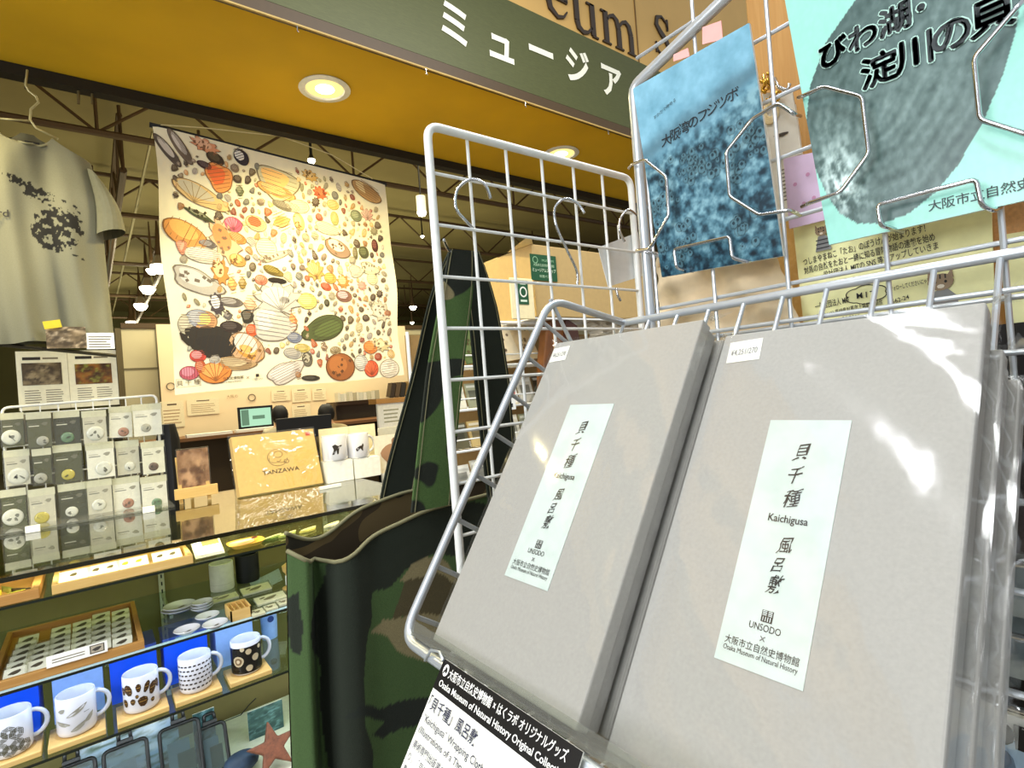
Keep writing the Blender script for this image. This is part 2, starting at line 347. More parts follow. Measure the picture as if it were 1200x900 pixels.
# ------------------------------------------------------------------ shop sign
sg=T('shop_sign','olive green sign band with white katakana lettering above the ochre soffit','sign',(.9,SOFFY,2.6))
MB().box(-4,5.5,SOFFY-.012,SOFFY+.003,2.603,2.945).build('sign_board',ramp_mat('brushed_green_metal',[(0,(66,68,28)),(.5,(78,82,38)),(1,(90,94,48))],(4,4,40),12,.5,3,False,metal=.1),sg)
frs=Fr((0,SOFFY-.012,0)); lt=MB()
for ch,px,py in [('ミ',532,28),('ュ',587,52),('ー',634,62),('ジ',677,79),('ア',717,96),('ム',757,112),('シ',800,130)]:
    q=YP(px,py,SOFFY-.012); text(lt,frs,ch,q.x,q.z-.060,.168,(244,242,222),bold=.026,sx=.92,h=.002)
lt.build('katakana_lettering',PRINT,sg)
# serif letters on the tan fascia
tn=T('museum_lettering','dark serif letters mounted on the tan fascia above green sign','lettering',(2.1,SOFFY,3.0))
def stroke(mb,fr,pts,ws,h0=.0,h1=.008):
    n=len(pts); Lp=[];Rp=[]
    for i,(x,y) in enumerate(pts):
        a=pts[max(0,i-1)]; b=pts[min(n-1,i+1)]; dx,dy=b[0]-a[0],b[1]-a[1]; l=math.hypot(dx,dy) or 1; nx,ny=-dy/l,dx/l; w_=ws[i]/2
        Lp.append((x+nx*w_,y+ny*w_)); Rp.append((x-nx*w_,y-ny*w_))
    for i in range(n-1):
        mb.prism(fr,[Rp[i],Rp[i+1],Lp[i+1],Lp[i]],h0,h1)
def glyph(ch):
    S=[]
    def bar(x0,x1,y0,y1): S.append(([(x0,(y0+y1)/2),(x1,(y0+y1)/2)],[y1-y0]*2))
    if ch=='m':
        for x in (.12,.52,.92): S.append(([(x,.03),(x,.42 if x>.2 else .68)],[.13,.13])); bar(x-.13,x+.13,0,.035)
        bar(-.02,.12,.64,.68)
        for x in (.17,.57): S.append(([(x,.52),(x+.08,.62),(x+.2,.665),(x+.3,.6),(x+.35,.42)],[.05,.06,.09,.12,.13]))
    if ch=='u':
        for x in (.12,.58): S.append(([(x,.2 if x<.3 else .03),(x,.68)],[.13,.13])); bar(x-.16,x+.04,.64,.68)
        S.append(([(.12,.2),(.16,.07),(.28,.01),(.42,.05),(.54,.18)],[.13,.12,.09,.06,.05])); bar(.55,.72,0,.035)
    if ch=='e':
        S.append(([(.56,.36),(.54,.55),(.38,.67),(.2,.6),(.09,.36),(.14,.12),(.32,.0),(.48,.05),(.58,.18)],[.1,.11,.06,.11,.14,.12,.08,.05,.03])); bar(.12,.6,.34,.38)
    if ch=='S':
        S.append(([(.56,.7),(.52,.86),(.34,.96),(.16,.88),(.12,.7),(.26,.56),(.46,.42),(.58,.24),(.48,.06),(.28,-.01),(.1,.08),(.06,.27)],[.03,.04,.05,.1,.13,.14,.15,.13,.09,.05,.04,.03])); bar(.53,.58,.68,.95); bar(.04,.08,.02,.27)
    if ch=='h':
        S.append(([(.12,.03),(.12,.98)],[.13,.13])); S.append(([(.56,.03),(.56,.42)],[.13,.13]))
        S.append(([(.17,.52),(.27,.63),(.4,.665),(.52,.6),(.56,.42)],[.05,.06,.09,.12,.13])); bar(0,.25,0,.035); bar(.43,.69,0,.035)
    return S
for ch,px,py,sc_ in [('e',640,12,.22),('u',673,32,.22),('m',708,48,.22),('S',769,60,.21)]:
    q=YP(px,py,SOFFY); mb=MB(); f0=Fr((q.x,SOFFY+.009,q.z))
    for pts,ws in glyph(ch): stroke(mb,f0,[(x*sc_,y*sc_) for x,y in pts],[k*sc_ for k in ws])
    mb.build('letter',mat('dark_brown_letter',(52,36,18),.5),tn)
# ------------------------------------------------------------------ shell banner
BY=2.36
bq=[YP(178,146,BY),YP(452,216,BY),YP(473,440,BY),YP(205,463,BY)]  # TL TR BR BL
def BN(u,v,h=0):
    p=(bq[3]*(1-u)+bq[2]*u)*(1-v)+(bq[0]*(1-u)+bq[1]*u)*v
    e=max(0,abs(u-.5)*2-.86)/.14
    return p+V((e*.006*math.sin(v*9+u*3),.001*math.sin(u*21)+.008*e*math.sin(v*14+u*5)-h,.004*math.sin(u*7)*(1-v)*(1-v)))
bt=T('shell_banner','large cream cloth banner printed with hundreds of colourful shells','banner',bq[0].lerp(bq[1],.5))
mb=MB(); n=60
mb.add([BN(i/n,j/n) for j in range(n+1) for i in range(n+1)],[(j*(n+1)+i,j*(n+1)+i+1,(j+1)*(n+1)+i+1,(j+1)*(n+1)+i) for j in range(n) for i in range(n)])
mb.build('cloth',mat('cream_cotton',(238,228,196),.9,var=.03,scale=30,bump=.1),bt,smooth='all')
MB().tube([BN(-.01,1.0)+V((0,.006,.004)),BN(1.01,1.0)+V((0,.006,.004))],.010,8).build('hanging_rod',BLACK,bt)
MB().tube([BN(.03,1.0)+V((0,0,.01)),YP(240,150,BY),YP(330,160,BY-.01)],.0022,6).tube([YP(330,160,BY-.01),YP(390,182,BY),BN(.93,1.0)+V((0,0,.01))],.0022,6).tube([YP(330,160,BY-.01),YP(328,148,2.32)],.003,6).build('cord',mat('cord_cream',(206,190,140),.8),bt)
def sol(px,py):
    p=YP(px,py,BY); u,v=.5,.5
    for _ in range(20):
        e=p-BN(u,v); du=(BN(u+.01,v)-BN(u,v))/.01; dv=(BN(u,v+.01)-BN(u,v))/.01
        det=du.x*dv.z-du.z*dv.x; u+=(e.x*dv.z-e.z*dv.x)/det; v+=(du.x*e.z-du.z*e.x)/det
    return u,v
KN={'e':lambda t:1,'q':lambda t:1+.42*max(0,math.cos(t))**8,'s':lambda t:1/(1+1.0*abs(math.sin(t))**.8) ,'f':lambda t:1-.28*max(0,math.cos(t+PI/2+PI)),'k':lambda t:1+.22*math.sin(t*9),'b':lambda t:1+.1*math.sin(3*t+1)+.05*math.sin(5*t),
    'm':lambda t:1+.35*max(0,math.cos(t))**6-.12*abs(math.sin(t)),'t':lambda t:(1.12-.34*abs(math.sin(t*1.5+PI*.75)))}
shp=MB()
def shell(u,v,w_,h_,rot,kind,c,c2=None,style='p'):
    r=math.radians(rot); cr,sr=math.cos(r),math.sin(r); n=26 if w_>.03 else 12
    c2=c2 or mix(c,(240,228,206),.35); dk=mix(c,(60,42,28),.55)
    def loop(k,ox=0,oy=0,kd=kind):
        P=[]
        for i in range(n):
            t=2*PI*i/n; q=KN[kd](t)*k; x,y=w_/2*math.cos(t)*q+ox*w_,h_/2*math.sin(t)*q+oy*h_; P.append((x*cr-y*sr,x*sr+y*cr))
        return P
    def put(P,c,h): shp.poly([BN(u+x,v+y,h) for x,y in P],c)
    put(loop(1),dk,.0022); put(loop(.93),c,.0026)
    put(loop(.62,-.08,.08,'e' if kind=='k' else kind),c2,.003)
    if w_>.028 or h_>.028:
        ns=7 if style!='b' else 10
        for i in range(ns):
            if style=='r': # radial ribs
                t=PI*(.15+.7*i/(ns-1)); x0,y0=0,-h_*.40; x1,y1=w_*.44*math.cos(t),-h_*.40+h_*.8*math.sin(t)
            elif style=='v': x0=x1=w_*(-.38+.76*i/(ns-1)); y1=h_*.4*math.sqrt(max(0,1-(x0/(w_*.5))**2)); y0=-y1
            elif style=='b':
                x0,y0=w_*random.uniform(-.34,.34),h_*random.uniform(-.34,.34); x1,y1=x0+w_*random.uniform(-.1,.1),y0+h_*random.uniform(-.07,.07)
            else:
                y0=h_*(-.36+.72*i/(ns-1)); x1=w_*.4*math.sqrt(max(0,1-(y0/(h_*.5))**2)); x0=-x1; y1=y0+h_*.05
            q=.0011 if style!='b' else .006
            l=math.hypot(x1-x0,y1-y0) or 1; nx,ny=-(y1-y0)/l*q,(x1-x0)/l*q
            P=[(x0+nx,y0+ny),(x0-nx,y0-ny),(x1-nx,y1-ny),(x1+nx,y1+ny)]
            put([(x*cr-y*sr,x*sr+y*cr) for x,y in P],mix(c,dk,.75) if style!='b' else dk,.0034)
S0=28.; big=[ # px,py,w,h(px),rot,kind,color,color2,style
(196,176,30,9,-50,'e',(96,84,76),(200,190,178),'h'),(211,172,31,9,-58,'e',(120,104,92),(206,196,186),'h'),(240,171,24,12,-15,'k',(226,150,108),None,'b'),(252,186,16,11,-25,'e',(60,48,36),(110,96,70),'h'),(240,194,14,7,-15,'e',(58,34,44),None,'h'),
(282,183,14,18,25,'f',(44,38,50),(230,226,220),'h'),(257,208,22,26,15,'b',(240,150,78),(232,110,60),'h'),(231,227,52,25,-22,'m',(226,190,128),(196,186,160),'r'),(233,252,28,12,-22,'s',(60,70,44),(150,150,120),'b'),(219,273,37,24,-28,'f',(222,148,74),(238,176,100),'v'),
(273,262,17,17,0,'f',(206,84,116),(226,130,150),'r'),(264,282,22,38,18,'k',(222,180,140),(238,140,90),'b'),(278,279,17,10,-20,'e',(232,156,74),None,'h'),(326,215,42,34,-10,'t',(206,196,160),(240,190,120),'h'),(324,224,36,13,-12,'e',(238,170,96),(246,206,140),'h'),
(281,224,8,20,0,'s',(110,116,80),None,'h'),(300,262,20,15,-15,'e',(226,206,150),(170,90,50),'h'),(330,260,20,22,25,'s',(240,176,104),(246,150,80),'h'),(350,260,11,18,10,'e',(242,190,110),None,'b'),(331,241,20,9,-15,'e',(128,120,100),None,'h'),(343,243,18,9,-15,'e',(236,228,196),None,'h'),
(375,226,14,13,0,'k',(236,104,60),(242,130,84),'b'),(363,206,16,11,-10,'k',(228,180,96),None,'b'),(430,224,36,20,-25,'f',(196,150,92),(232,206,150),'h'),(350,242,22,14,5,'e',(242,232,190),None,'h'),(390,240,13,11,0,'e',(240,206,120),None,'h'),
(384,268,26,12,-10,'b',(244,226,190),None,'h'),(396,290,28,20,-25,'f',(150,120,96),(240,210,190),'b'),(417,253,13,13,0,'e',(130,140,104),(170,176,140),'h'),(392,256,9,15,0,'e',(190,190,110),None,'v'),(439,288,8,15,0,'e',(80,36,32),(150,90,80),'h'),(426,296,12,14,0,'e',(76,80,48),(120,124,84),'h'),(416,297,6,14,0,'e',(110,100,60),None,'h'),
(430,252,13,13,0,'k',(232,180,160),None,'r'),(239,299,32,14,-5,'e',(214,206,186),(228,222,204),'h'),(243,286,16,8,-5,'e',(120,112,108),(190,184,180),'h'),(213,289,9,14,0,'t',(226,140,106),None,'h'),(232,330,52,24,-25,'b',(182,176,164),(206,202,192),'b'),(258,318,14,24,5,'k',(198,130,60),(226,190,140),'b'),
(278,305,16,12,-20,'e',(196,140,70),(230,180,110),'b'),(272,333,9,24,3,'s',(228,160,90),(240,190,110),'h'),(284,332,8,22,-4,'s',(160,130,60),None,'h'),(322,300,32,7,22,'b',(206,190,160),None,'b'),(312,291,20,20,0,'e',(240,228,190),None,'h'),(319,317,18,10,-20,'m',(130,110,40),(180,160,80),'h'),
(325,329,18,6,-3,'e',(30,26,24),(50,44,40),'h'),(306,328,12,10,0,'e',(232,124,96),None,'r'),(369,317,18,20,10,'k',(206,160,84),(230,196,130),'r'),(387,326,13,12,0,'e',(240,180,80),(246,196,110),'h'),(382,336,12,8,-20,'e',(230,100,64),None,'h'),(402,330,13,14,0,'k',(220,150,70),(246,220,160),'h'),
(403,347,18,13,-5,'e',(150,100,80),(220,200,200),'h'),(360,353,20,17,0,'e',(238,222,120),(244,232,150),'h'),(327,350,40,28,5,'k',(198,194,184),(212,208,200),'r'),(333,352,11,8,0,'e',(120,116,108),None,'h'),(270,354,22,9,-5,'e',(120,112,106),(190,184,176),'h'),(254,356,12,20,5,'k',(70,62,66),(220,216,212),'h'),(267,370,9,16,10,'s',(90,84,84),None,'b'),
(233,373,22,16,-5,'e',(172,178,190),None,'h'),(240,376,21,18,-5,'e',(206,150,100),(238,214,120),'h'),(217,379,13,20,-5,'f',(190,184,160),None,'h'),(290,371,12,13,0,'b',(44,42,36),None,'h'),(271,383,20,11,-3,'e',(44,34,34),(90,80,76),'h'),(295,387,11,12,0,'e',(232,96,50),None,'h'),(293,357,13,22,-10,'s',(226,180,140),None,'h'),
(320,380,40,32,-12,'b',(200,196,186),(216,212,204),'h'),(343,376,9,25,3,'s',(222,130,76),(236,160,100),'h'),(345,395,15,12,0,'f',(130,140,168),None,'h'),
(251,401,39,28,163,'q',(34,30,28),(44,40,38),'v'),(290,406,34,30,-35,'f',(202,160,120),(212,206,196),'v'),(293,412,26,14,-25,'f',(222,150,60),(234,176,100),'b'),
(382,384,38,24,200,'q',(72,82,42),(96,108,60),'h'),(232,417,14,11,-3,'e',(222,70,60),(240,170,170),'h'),(222,437,17,12,-3,'e',(196,84,104),(216,140,156),'v'),(235,430,9,13,5,'e',(210,90,50),None,'h'),(252,435,27,21,0,'f',(222,128,54),(236,160,90),'r'),(277,426,32,12,-8,'b',(180,146,100),(196,176,140),'h'),
(252,421,10,9,0,'f',(200,196,186),None,'h'),(335,436,36,18,22,'b',(214,204,194),(228,220,212),'h'),(343,414,18,11,-10,'e',(190,186,178),None,'h'),(354,408,16,9,-5,'e',(234,210,110),None,'h'),(360,421,11,15,0,'e',(96,90,78),(180,172,150),'b'),(380,407,8,15,0,'s',(170,140,110),None,'b'),(393,410,12,10,0,'f',(160,140,100),None,'r'),
(399,430,30,28,0,'e',(150,84,40),(176,110,60),'b'),(423,425,16,18,0,'e',(204,200,190),(222,218,210),'h'),(435,432,17,19,0,'e',(212,84,50),(226,110,70),'r'),(456,432,24,22,0,'e',(222,214,198),(236,230,216),'h'),(434,407,17,15,-8,'e',(232,130,60),(240,160,90),'h'),(445,404,24,14,-15,'k',(206,190,140),(226,210,170),'b'),(443,418,9,9,0,'e',(200,80,54),None,'h'),
(364,443,19,6,-3,'e',(50,50,42),None,'h'),(349,439,7,13,8,'s',(190,130,84),None,'h'),(446,365,20,24,35,'k',(204,194,168),(216,206,186),'b'),(454,367,9,7,0,'e',(230,150,100),None,'h'),(433,315,22,14,-15,'b',(206,198,164),None,'b'),(417,318,16,14,0,'b',(222,210,184),None,'h'),(436,327,13,14,0,'e',(232,224,176),None,'h'),(424,335,10,10,0,'k',(230,170,150),None,'h'),(383,355,6,8,0,'e',(70,70,50),None,'h')]
placed=[]
for px,py,w_,h_,rot,kd,c,c2,st in big:
    u,v=sol(px,py); s_=1/272.; k=1.02 if max(w_,h_)>=50 else (1.28 if max(w_,h_)>24 else 1.2); shell(u,v,w_*s_*k,h_*s_*k,rot,kd,mix(c,(150,140,120),.12),c2,st); placed.append((u,v,max(w_,h_)*s_*k*.5*(.72 if min(w_,h_)<.5*max(w_,h_) else .92)))
cols=[(206,150,96),(190,180,150),(150,130,110),(226,180,110),(120,104,80),(214,120,80),(222,206,160),(96,80,66),(200,190,180),(168,160,120),(234,196,130),(176,100,80),(140,140,130)]
tries=0; cnt=0
while cnt<430 and tries<40000:
    tries+=1; u=random.uniform(.06,.95); v=random.uniform(.085,.955); r=random.choice([.016,.020,.024]) if tries<14000 else (random.choice([.013,.0165]) if tries<26000 else random.choice([.009,.011]))
    if v<.13 and u<.5: continue
    if any((u-a)**2+(v-b)**2<(r*.92+q*.9+.002)**2 for a,b,q in placed): continue
    placed.append((u,v,r)); k=random.choice('eesfbmkts'); asp=random.uniform(.42,.9)
    shell(u,v,r*2*asp,r*2,random.uniform(-40,40),k,random.choice(cols)); cnt+=1
shp.build('shell_print',CLOTHP,bt)
bl=MB(); u0,v0=sol(221,449); fb_=Fr(BN(u0,v0,.002),BN(u0+.1,v0)-BN(u0,v0),(0,0,1))
text(bl,fb_,'貝 千 種',0,-.006,.022,(90,76,60)); bl.fq(fb_,-.04,.04,-.013,-.012,.0003,(130,110,90)); bl.fq(fb_,-.04,.04,.017,.018,.0003,(130,110,90)); bl.fq(fb_,-.04,-.039,-.013,.018,.0003,(130,110,90)); bl.fq(fb_,.039,.04,-.013,.018,.0003,(130,110,90))
text(bl,fb_,'大阪市立自然史博物館',.128,.0,.0125,(60,50,40),bold=.01); text(bl,fb_,'Osaka Museum of Natural History',.128,-.012,.0075,(60,50,40),bold=.01); text(bl,fb_,'×',.205,-.008,.025,(140,120,100)); bl.fq(fb_,.235,.247,.0,.012,.0003,(50,40,34)); text(bl,fb_,'UNSODO',.241,-.011,.009,(70,60,50))
bl.build('lettering',CLOTHP,bt)
# ------------------------------------------------------------------ T-shirt on hanger
ts=T('hanging_tshirt','grey cotton t-shirt with a dark fossil print, hanging at far left','t-shirt',(-.1,2.3,2.4))
SY=2.26; scx=YP(40,280,SY).x; hwid=YP(122,300,SY).x-scx; zt=YP(60,150,SY).z; zb=YP(60,403,SY).z; H_=zt-zb
NKW=.36
def shirt_half(v):
    k=1-v
    if v<.80: return hwid*(1.06-.06*v/.8)
    return hwid*(1.0-.10*((v-.80)/.13)) if v<.93 else hwid*(.90-(.90-NKW)*((v-.93)/.07)**.9)
def shirt(u,v,side=1):
    hw=shirt_half(v); a=(u-.5)*2; x=scx+a*hw; sh=1-.10*max(0,abs(a)-.25)*(1 if v>.7 else v/.7)
    z=zb+H_*v*sh
    nk=max(0,1-(a*hw/(hwid*NKW))**2); z-=(.085 if side>0 else .018)*nk*max(0,(v-.80)/.20)**1.5
    fold=.016*math.sin(u*15+1.6*math.sin(v*3)+.8)*(1-v*.65)+.008*math.sin(u*33+v*4)*(1-v)+.006*math.sin(u*8-v*9)
    return V((x,SY-side*(.040*max(0,1-a*a)**.5+.002)-fold*(1 if side>0 else .6),z-.004*math.sin(u*9)*(1-v)))
nx,ny=210,240
fr1=fbm(nx,ny,26,44,4,4); fr2=fbm(nx,ny,7,9,3,9)
img=np.zeros((ny,nx,3)); img[:]=(126,124,102)
for j in range(ny):
    for i in range(nx):
        p=shirt(i/(nx-1),j/(ny-1)); c_=RM@(p-EYE); px=600+Fpx*c_.x/-c_.z; py=450-Fpx*c_.y/-c_.z
        d=((px-68)/32)**2+((py-265)/31)**2
        d2=((px-46)/44)**2+((py-228-(px-46)*.55)/10)**2
        d3=((px-90)/14)**2+((py-301-(px-90)*.3)/2)**2
        k=max(0,1-d); k2=max(0,1-d2)
        if (k>0 and fr1[j,i]>.60-.22*k**.5+.30*(.5-fr2[j,i])) or (k2>0 and fr1[j,i]>.64-.18*k2) or (d3<1 and fr1[j,i]>.45): img[j,i]=(26,24,20)
painted('shirt_front',lambda u,v:shirt(u,v,1),img,CLOTHP,ts)
painted('shirt_back',lambda u,v:shirt(u,v,-1),np.ones((60,60,3))*np.array((96,93,72)),CLOTHP,ts)
MB().tube([shirt(.5+(k/20-1)*.5,1,1)+V((0,-.002,0)) for k in range(41)],.004,6).build('collar_rib',mat('tshirt_grey',(128,126,100),.9),ts,smooth='all')
TSG=mat('tshirt_sleeve_grey',(116,114,92),.9,bump=.1)
for sg in (1,-1):
    mb=MB(); R_=[]; A0=V((scx+sg*hwid*.93,SY,zb+H_*.80)); A1=V((scx+sg*hwid*1.12,SY+.01,zb+H_*.53))
    for k in range(11):
        t=k/10; c0=A0.lerp(A1,t)+V((sg*.012*math.sin(t*PI),0,0)); rx=.018+.026*t**.7; ry=.045+.02*t
        R_.append([c0+V((math.cos(a)*rx,math.sin(a)*ry,.018*math.cos(a)*(-sg)*(1-t)+.012*math.cos(a)*sg*t)) for a in [2*PI*i/18 for i in range(18)]])
    for k in range(10):
        for i in range(18): mb.add([R_[k][i],R_[k][(i+1)%18],R_[k+1][(i+1)%18],R_[k+1][i]],[(0,1,2,3)])
    mb.build('sleeve',TSG,ts,smooth='all')
lb=MB(); q=YP(39,176,SY+.02); fl=Fr((q.x,SY-.012,q.z)); lb.fb(fl,-.018,.018,-.016,.014,0,.002); lb.build('size_label',BLACK,ts)
lw_=MB(); text(lw_,Fr((YP(10,262,SY).x,SY-.052,YP(10,262,SY).z)),'leopard',-.042,.006,.032,(40,36,30),h=.0,bold=.01); lw_.build('lettering',PRINT,ts)
hg=T('coat_hanger','pale wire coat hanger holding the grey t-shirt','hanger',(-.1,2.3,2.5))
MB().tube([YP(*q,SY+.005) for q in [(32,82),(30,100),(34,107),(42,113),(45,120),(36,128),(35,140),(42,150),(68,163)]],.0035,6).tube([YP(35,142,SY+.005),YP(0,139,SY+.005)],.0035,6).build('wire',mat('hanger_wire',(190,180,130),.4,.3),hg,smooth='all')
for px in (30,92,108): 
    MB().tube([YP(px,82 if px<50 else 97,2.31),YP(px,104 if px<50 else 122,2.31)],.004,6).build('rail_hook',mat('hook_brown',(90,76,40),.5),hg if px<50 else None) if px<50 else props(MB().tube([YP(px,97,2.31),YP(px,122,2.31)],.004,6).build('rail_hook',mat('hook_brown',(90,76,40),.5)),'small empty hook on the black ceiling track, '+('nearer the t-shirt' if px<100 else 'nearer the banner'),'hook')
# info cards around the t-shirt
def grad_sheet(fr,wd,ht,nx,ny,seed,cA,cB,cC,parent,name='photo_print',sx=4,sy=4):
    a=fbm(nx,ny,sx,sy,4,seed)[...,None]; b=fbm(nx,ny,sx*2,sy*2,3,seed+50)[...,None]
    t=np.clip((a-.3)/.4,0,1); im=np.array(cA)*(1-t)+np.array(cB)*t; k=np.clip((b-.5)*4,0,1); im=im*(1-k)+np.array(cC)*k
    return painted(name,lambda u,v:fr.p(u*wd,v*ht,.0012),im,PRINTG,parent)
def lines(mb,fr,a0,a1,b0,b1,n,c=(120,112,96),th=.35,rag=.25):
    st=(b1-b0)/n
    for i in range(n):
        e=a1-(a1-a0)*random.uniform(0,rag); mb.fq(fr,a0,e,b0+i*st,b0+i*st+st*th,.0006,c)
fr,wd,ht=rectY(54,383,101,408,2.19)
t=T('photo_card','small photo card of a grey fossil clipped to the t-shirt hem','card',fr.o); MB().fb(fr,0,wd,0,ht,-.002,0).build('card',PAPERW,t); grad_sheet(fr,wd,ht,24,16,3,(70,58,40),(140,120,90),(190,170,140),t)
fr,wd,ht=rectY(101,390,134,409,2.19)
t=T('caption_card','white caption card beside the fossil photo under the t-shirt','card',fr.o); MB().fb(fr,0,wd,0,ht,-.002,0).build('card',PAPERW,t); mb=MB(); lines(mb,fr,.006,wd-.006,.006,ht-.006,5); mb.build('text_lines',PRINT,t)
fr,wd,ht=rectY(52,377,73,386,2.18); fr=fr.rot(10)
props(MB().fb(fr,0,wd,0,ht,0,.002).build('yellow_tag',mat('yellow_paper',(214,190,40),.6)),'small tilted yellow tag above the fossil photo card','tag')
fr,wd,ht=rectY(20,411,138,478,2.50)
t=T('info_board','white double info sheet with two photographs behind the badge rack','sign',fr.o); MB().fb(fr,0,wd,0,ht,-.004,0).build('sheet',mat('off_white_sheet',(226,222,198),.4),t)
grad_sheet(fr.sh(.03*wd*1.6,ht*.42),wd*.38,ht*.38,26,20,13,(80,66,44),(150,134,104),(60,48,34),t); grad_sheet(fr.sh(wd*.56,ht*.40),wd*.38,ht*.36,26,20,23,(60,36,14),(140,90,30),(120,124,50),t,sx=5)
mb=MB()
for a0 in (.06,.57): lines(mb,fr,wd*a0,wd*(a0+.17),ht*.08,ht*.36,7); lines(mb,fr,wd*(a0+.2),wd*(a0+.37),ht*.08,ht*.36,7); mb.fq(fr,wd*a0,wd*(a0+.17),ht*.85,ht*.9,.0006,(40,34,28)); mb.fq(fr,wd*(a0+.19),wd*(a0+.34),ht*.86,ht*.89,.0006,(120,110,90))
mb.fq(fr,wd*.49,wd*.495,0,ht,.0006,(180,172,148)); mb.build('text_lines',PRINT,t)
t=MB().tube([YP(-20,402,2.3),YP(136,417,2.3)],.006,6).build('shelf_rail',mat('dark_rail',(60,54,36),.4)); props(t,'dark horizontal rail below the hem of the t-shirt','rail')
# ------------------------------------------------------------------ glass display case
ZT,Z2,Z3,Z4,Z5=1.105,1.04,.85,.671,.35; CX0,CX1,CY0,CY1=-1.6,.90,1.70,2.55
dc=T('display_case','long glass display counter with stepped shelves full of souvenirs','display case',(0,2.1,0))
MB().box(CX0,CX1,CY0,CY1,ZT-.006,ZT,).build('glass_top',glassmat('counter_glass',(206,212,190),.10,.012),dc)
MB().box(CX0,CX1,CY0-.006,CY0-.0005,ZT-.010,ZT+.001).build('front_trim',mat('dark_glass_edge',(40,38,22),.2,.3),dc)
for nm,z,y1 in (('glass_shelf',Z2,2.18),('glass_shelf',Z3,2.2),('glass_shelf',Z4,2.2)):
    s_=MB().box(CX0,CX1,CY0,y1,z-.006,z).build(nm,GLASS,dc); MB().box(CX0,CX1,CY0-.003,CY0-.0003,z-.006,z).build('shelf_edge',EDGE,s_)
MB().box(CX0,CX1,2.22,2.235,.05,ZT-.012).build('back_panel',OLIVE,dc)
MB().box(CX0,CX1,CY0,2.2,.05,Z5).build('base_cabinet',mat('white_laminate',(214,216,196),.5),dc)
for x in (-.9,.10+.06,.72):
    MB().box(x-.008,x+.008,2.205,2.215,.5,ZT-.012).build('shelf_post',mat('bracket_white',(210,206,180),.4,.3),dc)
    mb=MB()
    for k in range(22): mb.box(x-.002,x+.002,2.203,2.2049,.52+k*.025,.532+k*.025)
    mb.build('slot_row',BLACK,dc)
    for z in (Z2,Z3,Z4): MB().box(x-.004,x+.004,1.95,2.205,z-.018,z-.0065).build('bracket',mat('bracket_white'),dc)
MB().box(CX0+.1,CX1-.05,1.722,1.735,Z3-.0105,Z3-.0065).build('led_strip',emitmat('cool_led',(200,220,255),1.6),dc)
# --- mugs
def mug_parts(t,x,y,z,r,h,hd,outer=CERAM,handle=True):
    MB().lathe((x,y,z),[(.001,.0),(r*.86,0),(r*.95,.003),(r,.010),(r,h-.002),(r-.0015,h),(r-.003,h-.001),(r-.004,.008),(.001,.006)],32).build('cup',outer,t,smooth=True)
    if handle:
        d=V((math.cos(hd),math.sin(hd),0)); c=V((x,y,z+h*.52)); pts=[]
        for k in range(11):
            a=-PI*.5+PI*k/10; pts.append(c+d*(r*.96+.028*math.cos(a)*(r/.04))+V((0,0,h*.33*math.sin(a))))
        MB().tube(pts,.0052*r/.04,8).build('handle',outer,t,smooth='all')
def cyl_print(t,x,y,z,r,shapes,name='printed_pattern'):
    """shapes: list of (angle_centre, zc, poly[(ds,dz)], colour)"""
    mb=MB()
    for a,zc,P,c in shapes:
        Q=[]
        for i in range(len(P)):
            p0,p1=P[i],P[(i+1)%len(P)]; Q+= [p0,((p0[0]+p1[0])/2,(p0[1]+p1[1])/2)]
        cx_=sum(p[0] for p in P)/len(P); cz_=sum(p[1] for p in P)/len(P); Q=[(cx_,cz_)]+Q; n_=len(Q)-1
        mb.add([(x+(r+.0007)*math.cos(a+ds/r),y+(r+.0007)*math.sin(a+ds/r),z+zc+dz) for ds,dz in Q],[(0,1+i,1+(i+1)%n_) for i in range(n_)],c)
    mb.build(name,PRINTG,t)
def blobp(w_,h_,n=10,rot=0,k=.12):
    return [((w_*math.cos(t)*(1+k*math.sin(3*t)))*math.cos(rot)-(h_*math.sin(t))*math.sin(rot),(w_*math.cos(t)*(1+k*math.sin(3*t)))*math.sin(rot)+h_*math.sin(t)) for t in [2*PI*i/n for i in range(n)]]
mugs=[(14,880,'white mug with grey green ammonite swirls, cut by the left edge','swirl'),(91,861,'white mug printed with faint grey salamander shapes','salam'),(168,834,'white mug with brown tortoise shell patches, third from the left','shell'),(232,810,'white mug covered in rows of little black animals','rows'),(292,788,'black patterned mug with white fossil drawings','black')]
HD=math.radians(5)
